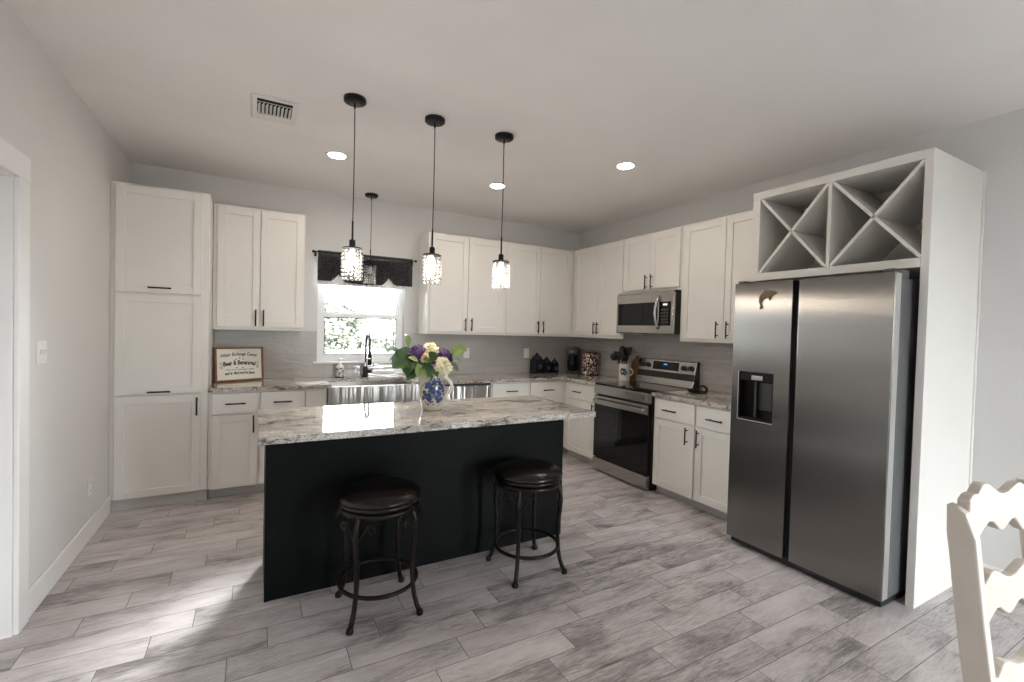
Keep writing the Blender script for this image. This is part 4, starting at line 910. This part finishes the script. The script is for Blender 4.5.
def flower(name, label, off, R_, material, layers, leaves, cat='flower', group=None, lm=GREEN):
    c = J + vw * off[0] + sd * off[1] + Vector((0, 0, off[2])); up_ = (vw * off[0] * 1.2 + sd * off[1] * 0.8 + vw * 0.05 + Vector((0, 0, 0.09))).normalized()
    t = thing(name, tuple(J + vw * off[0] * 0.25 + sd * off[1] * 0.25 + Vector((0, 0, 0.03))), label, cat, group)
    b = MB(); petal_ball(b, c, R_, layers, up_); b.build('petals', material, t, recalc=False)
    b = MB(); a0 = t.location.copy(); b.tube([a0, J + vw * off[0] * 0.5 + sd * off[1] * 0.45 + Vector((0, 0, 0.2)), c - up_ * R_ * 0.3], 0.003, 6); b.build('stem', GREEN, t)
    b = MB()
    for ang, L_, w_ in leaves:
        dv = (sd * math.cos(ang) + Vector((0, 0, 1)) * math.sin(ang) + vw * random.uniform(0.0, 0.5)); leaf(b, c - up_ * R_ * 0.6, dv, L_, w_)
    b.build('leaves', lm, t, recalc=False)
ROSE = [(0.35, 3, 1.9, 0.55), (0.7, 5, 1.5, 0.72), (1.1, 6, 1.3, 0.9), (1.5, 7, 1.15, 1.02), (1.85, 7, 1.1, 1.05)]
MUM = [(0.3, 6, 0.9, 0.8), (0.6, 9, 0.7, 0.95), (0.95, 12, 0.6, 1.0), (1.3, 14, 0.5, 1.0), (1.65, 14, 0.5, 1.02), (2.0, 12, 0.5, 0.95)]
flower('purple_rose', 'large purple rose at the left of the jug bouquet', (0.035, -0.112, 0.362), 0.062, PURPLE, ROSE, [(2.6, 0.10, 0.028), (3.5, 0.09, 0.03)], group='purple roses in the jug')
flower('purple_rose', 'purple rose at the right of the jug bouquet', (0.0, 0.082, 0.352), 0.052, PURPLE, ROSE, [(0.5, 0.07, 0.022), (-0.4, 0.07, 0.022)], group='purple roses in the jug')
flower('purple_rose', 'small purple bloom low in the centre of the bouquet', (0.075, 0.015, 0.288), 0.032, PURPLE, ROSE[:4], [(3.6, 0.06, 0.02)], group='purple roses in the jug')
flower('cream_flower', 'round cream flower at the top centre of the bouquet', (0.0, -0.024, 0.378), 0.060, CREAM, MUM, [(2.0, 0.05, 0.02)], group='cream flowers in the jug')
flower('cream_flower', 'cream flower low on the right front of the bouquet', (0.07, 0.062, 0.286), 0.054, CREAM, MUM, [(-0.8, 0.05, 0.018)], group='cream flowers in the jug', lm=GREENL)
flower('peach_flower', 'small peach bloom between the purple rose and cream flower', (0.07, -0.055, 0.334), 0.030, PEACH, ROSE[:4], [(-1.2, 0.05, 0.02)])
def sprig(label, off, leaves, material, kind='leafy_sprig'):
    c = J + vw * off[0] + sd * off[1] + Vector((0, 0, off[2]))
    t = thing(kind, tuple(J + vw * off[0] * 0.25 + sd * off[1] * 0.2 + Vector((0, 0, 0.03))), label, 'foliage', 'leafy sprigs in the jug')
    mid = J + vw * off[0] * 0.5 + sd * off[1] * 0.4 + Vector((0, 0, 0.215)); a0 = t.location.copy()
    MB().tube([a0, mid, c], 0.0025, 6).build('stem', GREEN, t)
    b = MB()
    for s_, ang, L_, w_, fwd in leaves: leaf(b, mid.lerp(c, s_), sd * math.cos(ang) + Vector((0, 0, 1)) * math.sin(ang) + vw * fwd, L_, w_)
    b.build('leaves', material, t, recalc=False)
sprig('dark green leafy sprig drooping at the left side of the bouquet', (0.05, -0.165, 0.352), [(0.5, 2.9, 0.12, 0.045, 0.3), (1.0, 3.8, 0.10, 0.05, 0.3), (0.9, 2.3, 0.09, 0.04, 0.4), (0.4, 4.0, 0.08, 0.04, 0.5), (0.7, 4.4, 0.08, 0.045, 0.6), (0.8, 5.2, 0.075, 0.04, 0.6)], GREEN)
sprig('pale green leafy sprig at the far right of the bouquet', (0.0, 0.125, 0.365), [(1.0, 0.55, 0.10, 0.034, 0.1), (0.8, 0.9, 0.10, 0.034, 0.1), (0.5, -0.1, 0.07, 0.024, 0.2)], GREENL)
sprig('thin gray-green sprig reaching left out of the bouquet', (0.02, -0.215, 0.375), [(1.0, 3.0, 0.075, 0.014, 0), (0.85, 3.5, 0.075, 0.014, 0.1), (0.9, 2.6, 0.06, 0.012, 0), (0.6, 3.4, 0.07, 0.014, 0.1)], EUCA)
sprig('single upright olive leaf at the back left of the bouquet', (-0.03, -0.165, 0.41), [(0.9, 1.65, 0.105, 0.022, 0), (0.6, 1.4, 0.07, 0.018, 0)], GREENL)
sprig('broad green leaves at the front centre of the bouquet', (0.085, -0.01, 0.315), [(1.0, 1.2, 0.085, 0.038, 0.4), (0.9, 2.5, 0.07, 0.034, 0.6), (0.7, 4.3, 0.07, 0.03, 0.6), (0.7, -0.9, 0.07, 0.028, 0.6)], GREEN)
sprig('pale pointed leaves at the front left of the bouquet', (0.09, -0.09, 0.305), [(1.0, 2.4, 0.08, 0.022, 0.3), (0.9, 4.6, 0.07, 0.022, 0.5), (0.8, 5.4, 0.08, 0.022, 0.4)], GREENL)
sprig('small gray-green leaves at the lower right of the bouquet', (0.03, 0.125, 0.315), [(1.0, 0.1, 0.05, 0.02, 0.2), (0.8, -0.6, 0.06, 0.022, 0.3), (0.6, 0.6, 0.05, 0.018, 0.1)], EUCA)
sprig('dark leaves at the heart of the bouquet under the cream flower', (0.05, -0.03, 0.30), [(1.0, 3.4, 0.09, 0.04, 0.5), (1.0, 0.2, 0.08, 0.04, 0.5), (0.8, 5.0, 0.08, 0.035, 0.7), (0.8, 1.4, 0.09, 0.04, 0.3)], GREEN)

# ------------------------------------------------------------------ bar stools
LEGP = [(0.172, 0.535), (0.186, 0.515), (0.199, 0.48), (0.203, 0.43), (0.199, 0.37), (0.192, 0.30), (0.189, 0.22), (0.194, 0.145), (0.204, 0.09), (0.219, 0.045), (0.234, 0.014)]
def stool(x, y, label):
    t = thing('bar_stool', (x, y, 0), label, 'stool', 'round swivel bar stools'); c = (0, 0, 0)
    st = MB().lathe([(0, 0.626), (0.08, 0.625), (0.145, 0.618), (0.185, 0.604), (0.203, 0.588), (0.207, 0.576), (0.200, 0.566), (0, 0.566)], c, 44).build('seat', LEATHER, t, local=True)
    MB().lathe([(0, 0.545), (0.193, 0.545), (0.202, 0.551), (0.203, 0.562), (0.196, 0.567), (0, 0.567)], c, 44).build('seat_welt', LEATHER, st, local=True)
    MB().lathe([(0.16, 0.512), (0.190, 0.512), (0.194, 0.516), (0.194, 0.532), (0.188, 0.537), (0.16, 0.537), (0.16, 0.512)], c, 44).build('apron_ring', BRONZE, t, local=True)
    MB().lathe([(0, 0.53), (0.165, 0.53), (0.165, 0.545), (0, 0.545)], c, 28).build('swivel_plate', BLACKM, t, local=True)
    for kq in range(4):
        a = PI / 4 + kq * PI / 2; e = Vector((math.cos(a), math.sin(a), 0)); s_ = Vector((-e.y, e.x, 0))
        pts = [e * rr + Vector((0, 0, z)) for rr, z in LEGP]
        lg = MB().tube(pts, [0.010, 0.011, 0.0125, 0.013, 0.0125, 0.012, 0.012, 0.012, 0.012, 0.0125, 0.013], 10).build('leg', BRONZE, t, local=True)
        MB().lathe([(0, 0), (0.017, 0), (0.018, 0.008), (0.016, 0.02), (0.012, 0.026), (0, 0.026)], e * 0.236, 12).build('foot', BRONZE, lg, local=True)
        for q in (-1, 1):
            sc = []
            for i in range(8):
                w_ = i / 7; sc.append(e * (0.199 - 0.006 * w_) + s_ * q * (0.004 + 0.042 * w_ ** 1.4) + Vector((0, 0, 0.375 + 0.095 * w_)))
            for i in range(1, 19):
                an = PI - i * 0.42; R_ = 0.026 * (1 - i / 26)
                sc.append(e * 0.190 + s_ * q * (0.046 + 0.026 + R_ * math.cos(an)) + Vector((0, 0, 0.472 + R_ * math.sin(an))))
            MB().tube(sc, 0.0048, 6).build('scroll', BRONZE, lg, local=True)
    b = MB(); b.tube([(0.190 * math.cos(2 * PI * i / 40), 0.190 * math.sin(2 * PI * i / 40), 0.145) for i in range(40)], 0.0105, 8, closed=True); b.build('foot_ring', BRONZE, t, local=True)
    return t
s1 = stool(-3.196, -2.630, 'left round bar stool with dark leather seat in front of the island')
dup(s1, (-2.317, -2.631, 0), 'right round bar stool with dark leather seat near the island corner')

# ------------------------------------------------------------------ ladder-back chair
t = thing('dining_chair', (-2.10, -4.62, 0), 'antique white ladder-back dining chair with scalloped slats at the lower right', 'chair')
ZP = 1.08; bx, by = -2.473, -4.588; CW = 0.425; DP = 0.046; TK = 0.030
def postc(z):   # back edge of the post as it leans and curves
    w_ = max(0, (z - 0.42) / (ZP - 0.42)); return by - 0.085 * (1 - w_) ** 1.3
def post(x):
    zs = [0, 0.2, 0.42, 0.5, 0.6, 0.7, 0.8, 0.9, 0.97]
    back = [(postc(max(z, 0.42)) - (0.0 if z >= 0.42 else -0.05 * (0.42 - z)), z) for z in zs] + [(postc(1.02) + 0.002, 1.02), (postc(ZP), ZP)]
    top = [(postc(ZP) - 0.018, ZP - 0.004), (postc(ZP) - 0.032, ZP - 0.014), (postc(1.02) - 0.045, 1.018)]
    front = [(postc(max(z, 0.42)) - DP - (0.0 if z >= 0.42 else -0.05 * (0.42 - z)), z) for z in zs[::-1]]
    front[0] = (postc(0.97) - DP + 0.001, 0.975)
    return MB().prism([(x, y_, z) for y_, z in back + top + front], (TK, 0, 0)).build('rear_post', CHAIRW, t, bevel=0.005, seg=3)
post(bx); post(bx + CW)
def slat(zc, h=1.0):
    top = [(0.0, 0.030), (0.04, 0.040), (0.08, 0.044), (0.11, 0.043), (0.13, 0.048), (0.17, 0.061), (0.22, 0.066), (0.28, 0.063), (0.36, 0.053), (0.43, 0.044), (0.5, 0.041)]
    bot = [(0.0, -0.040), (0.06, -0.050), (0.12, -0.055), (0.17, -0.048), (0.22, -0.035), (0.29, -0.021), (0.35, -0.022), (0.41, -0.033), (0.46, -0.042), (0.5, -0.045)]
    top = top + [(1 - a, b_) for a, b_ in top[-2::-1]]; bot = bot + [(1 - a, b_) for a, b_ in bot[-2::-1]]
    top = [(a, z + (0.5 - a) * 0.05) for a, z in top]; bot = [(a, z + (0.5 - a) * 0.05) for a, z in bot]
    L_ = CW - TK + 0.01; P = []
    b = MB(); A = [(bx + TK - 0.005 + a * L_, postc(zc) - DP * 0.62, zc + z * h) for a, z in top] + [(bx + TK - 0.005 + a * L_, postc(zc) - DP * 0.62, zc + z * h) for a, z in bot[::-1]]
    b.prism(A, (0, 0.022, 0)); return b.build('scalloped_slat', CHAIRW, t, bevel=0.004, seg=2)
slat(1.035); slat(0.850); slat(0.665)
b = MB(); b.hexa([(bx - 0.01, by - 0.50, 0.43), (bx + CW + TK + 0.01, by - 0.50, 0.43), (bx + CW + TK - 0.03, by - 0.10, 0.43), (bx + 0.03, by - 0.10, 0.43), (bx - 0.01, by - 0.50, 0.465), (bx + CW + TK + 0.01, by - 0.50, 0.465), (bx + CW + TK - 0.03, by - 0.10, 0.465), (bx + 0.03, by - 0.10, 0.465)])
b.build('seat', CHAIRW, t, bevel=0.01, seg=3)
for x in (bx + 0.02, bx + CW + TK - 0.02): MB().lathe([(0, 0), (0.014, 0), (0.018, 0.05), (0.022, 0.25), (0.018, 0.3), (0.024, 0.33), (0.024, 0.43), (0, 0.43)], (x, by - 0.465, 0), 14).build('front_leg', CHAIRW, t)
MB().tube([(bx + 0.02, by - 0.465, 0.18), (bx + CW + TK - 0.02, by - 0.465, 0.18)], 0.011, 8).build('stretcher', CHAIRW, t)

# ------------------------------------------------------------------ outdoors
b = MB(); b.box(-60, 60, -60, 60, -0.4, -0.2); struct(b.build('ground', FIELD))
random.seed(11)
for i, (x, y, s_) in enumerate([(-8.0, 28, 3.0), (-0.6, 26, 2.5), (4.15, 26.5, 2.2), (8.4, 26.5, 2.0), (14.5, 29, 3.3), (1.3, 36, 3.9), (9.0, 37, 3.7)]):
    b = MB()
    for q in range(620):
        a = random.uniform(0, 2 * PI); rr = s_ * math.sqrt(random.uniform(0, 1)) * 0.95; zz = s_ * 0.95 * math.sqrt(max(0.02, 1 - (rr / s_) ** 2)) * random.uniform(0.05, 1.0) ** 0.7
        b.sphere((x + rr * math.cos(a), y + rr * math.sin(a) * 0.6, zz - 0.15), s_ * random.uniform(0.03, 0.075), None, s_ * random.uniform(0.025, 0.06), 6, 4, jit=0.0)
    for q in range(5): b.tube([(x, y, -0.2), (x + random.uniform(-0.6, 0.6) * s_, y, s_ * 0.6)], [0.09, 0.03], 6)
    tag(b.build('garden_bush', BUSH), 'pale green bush far out in the field beyond the kitchen window', 'bush', 'bushes outside the window')
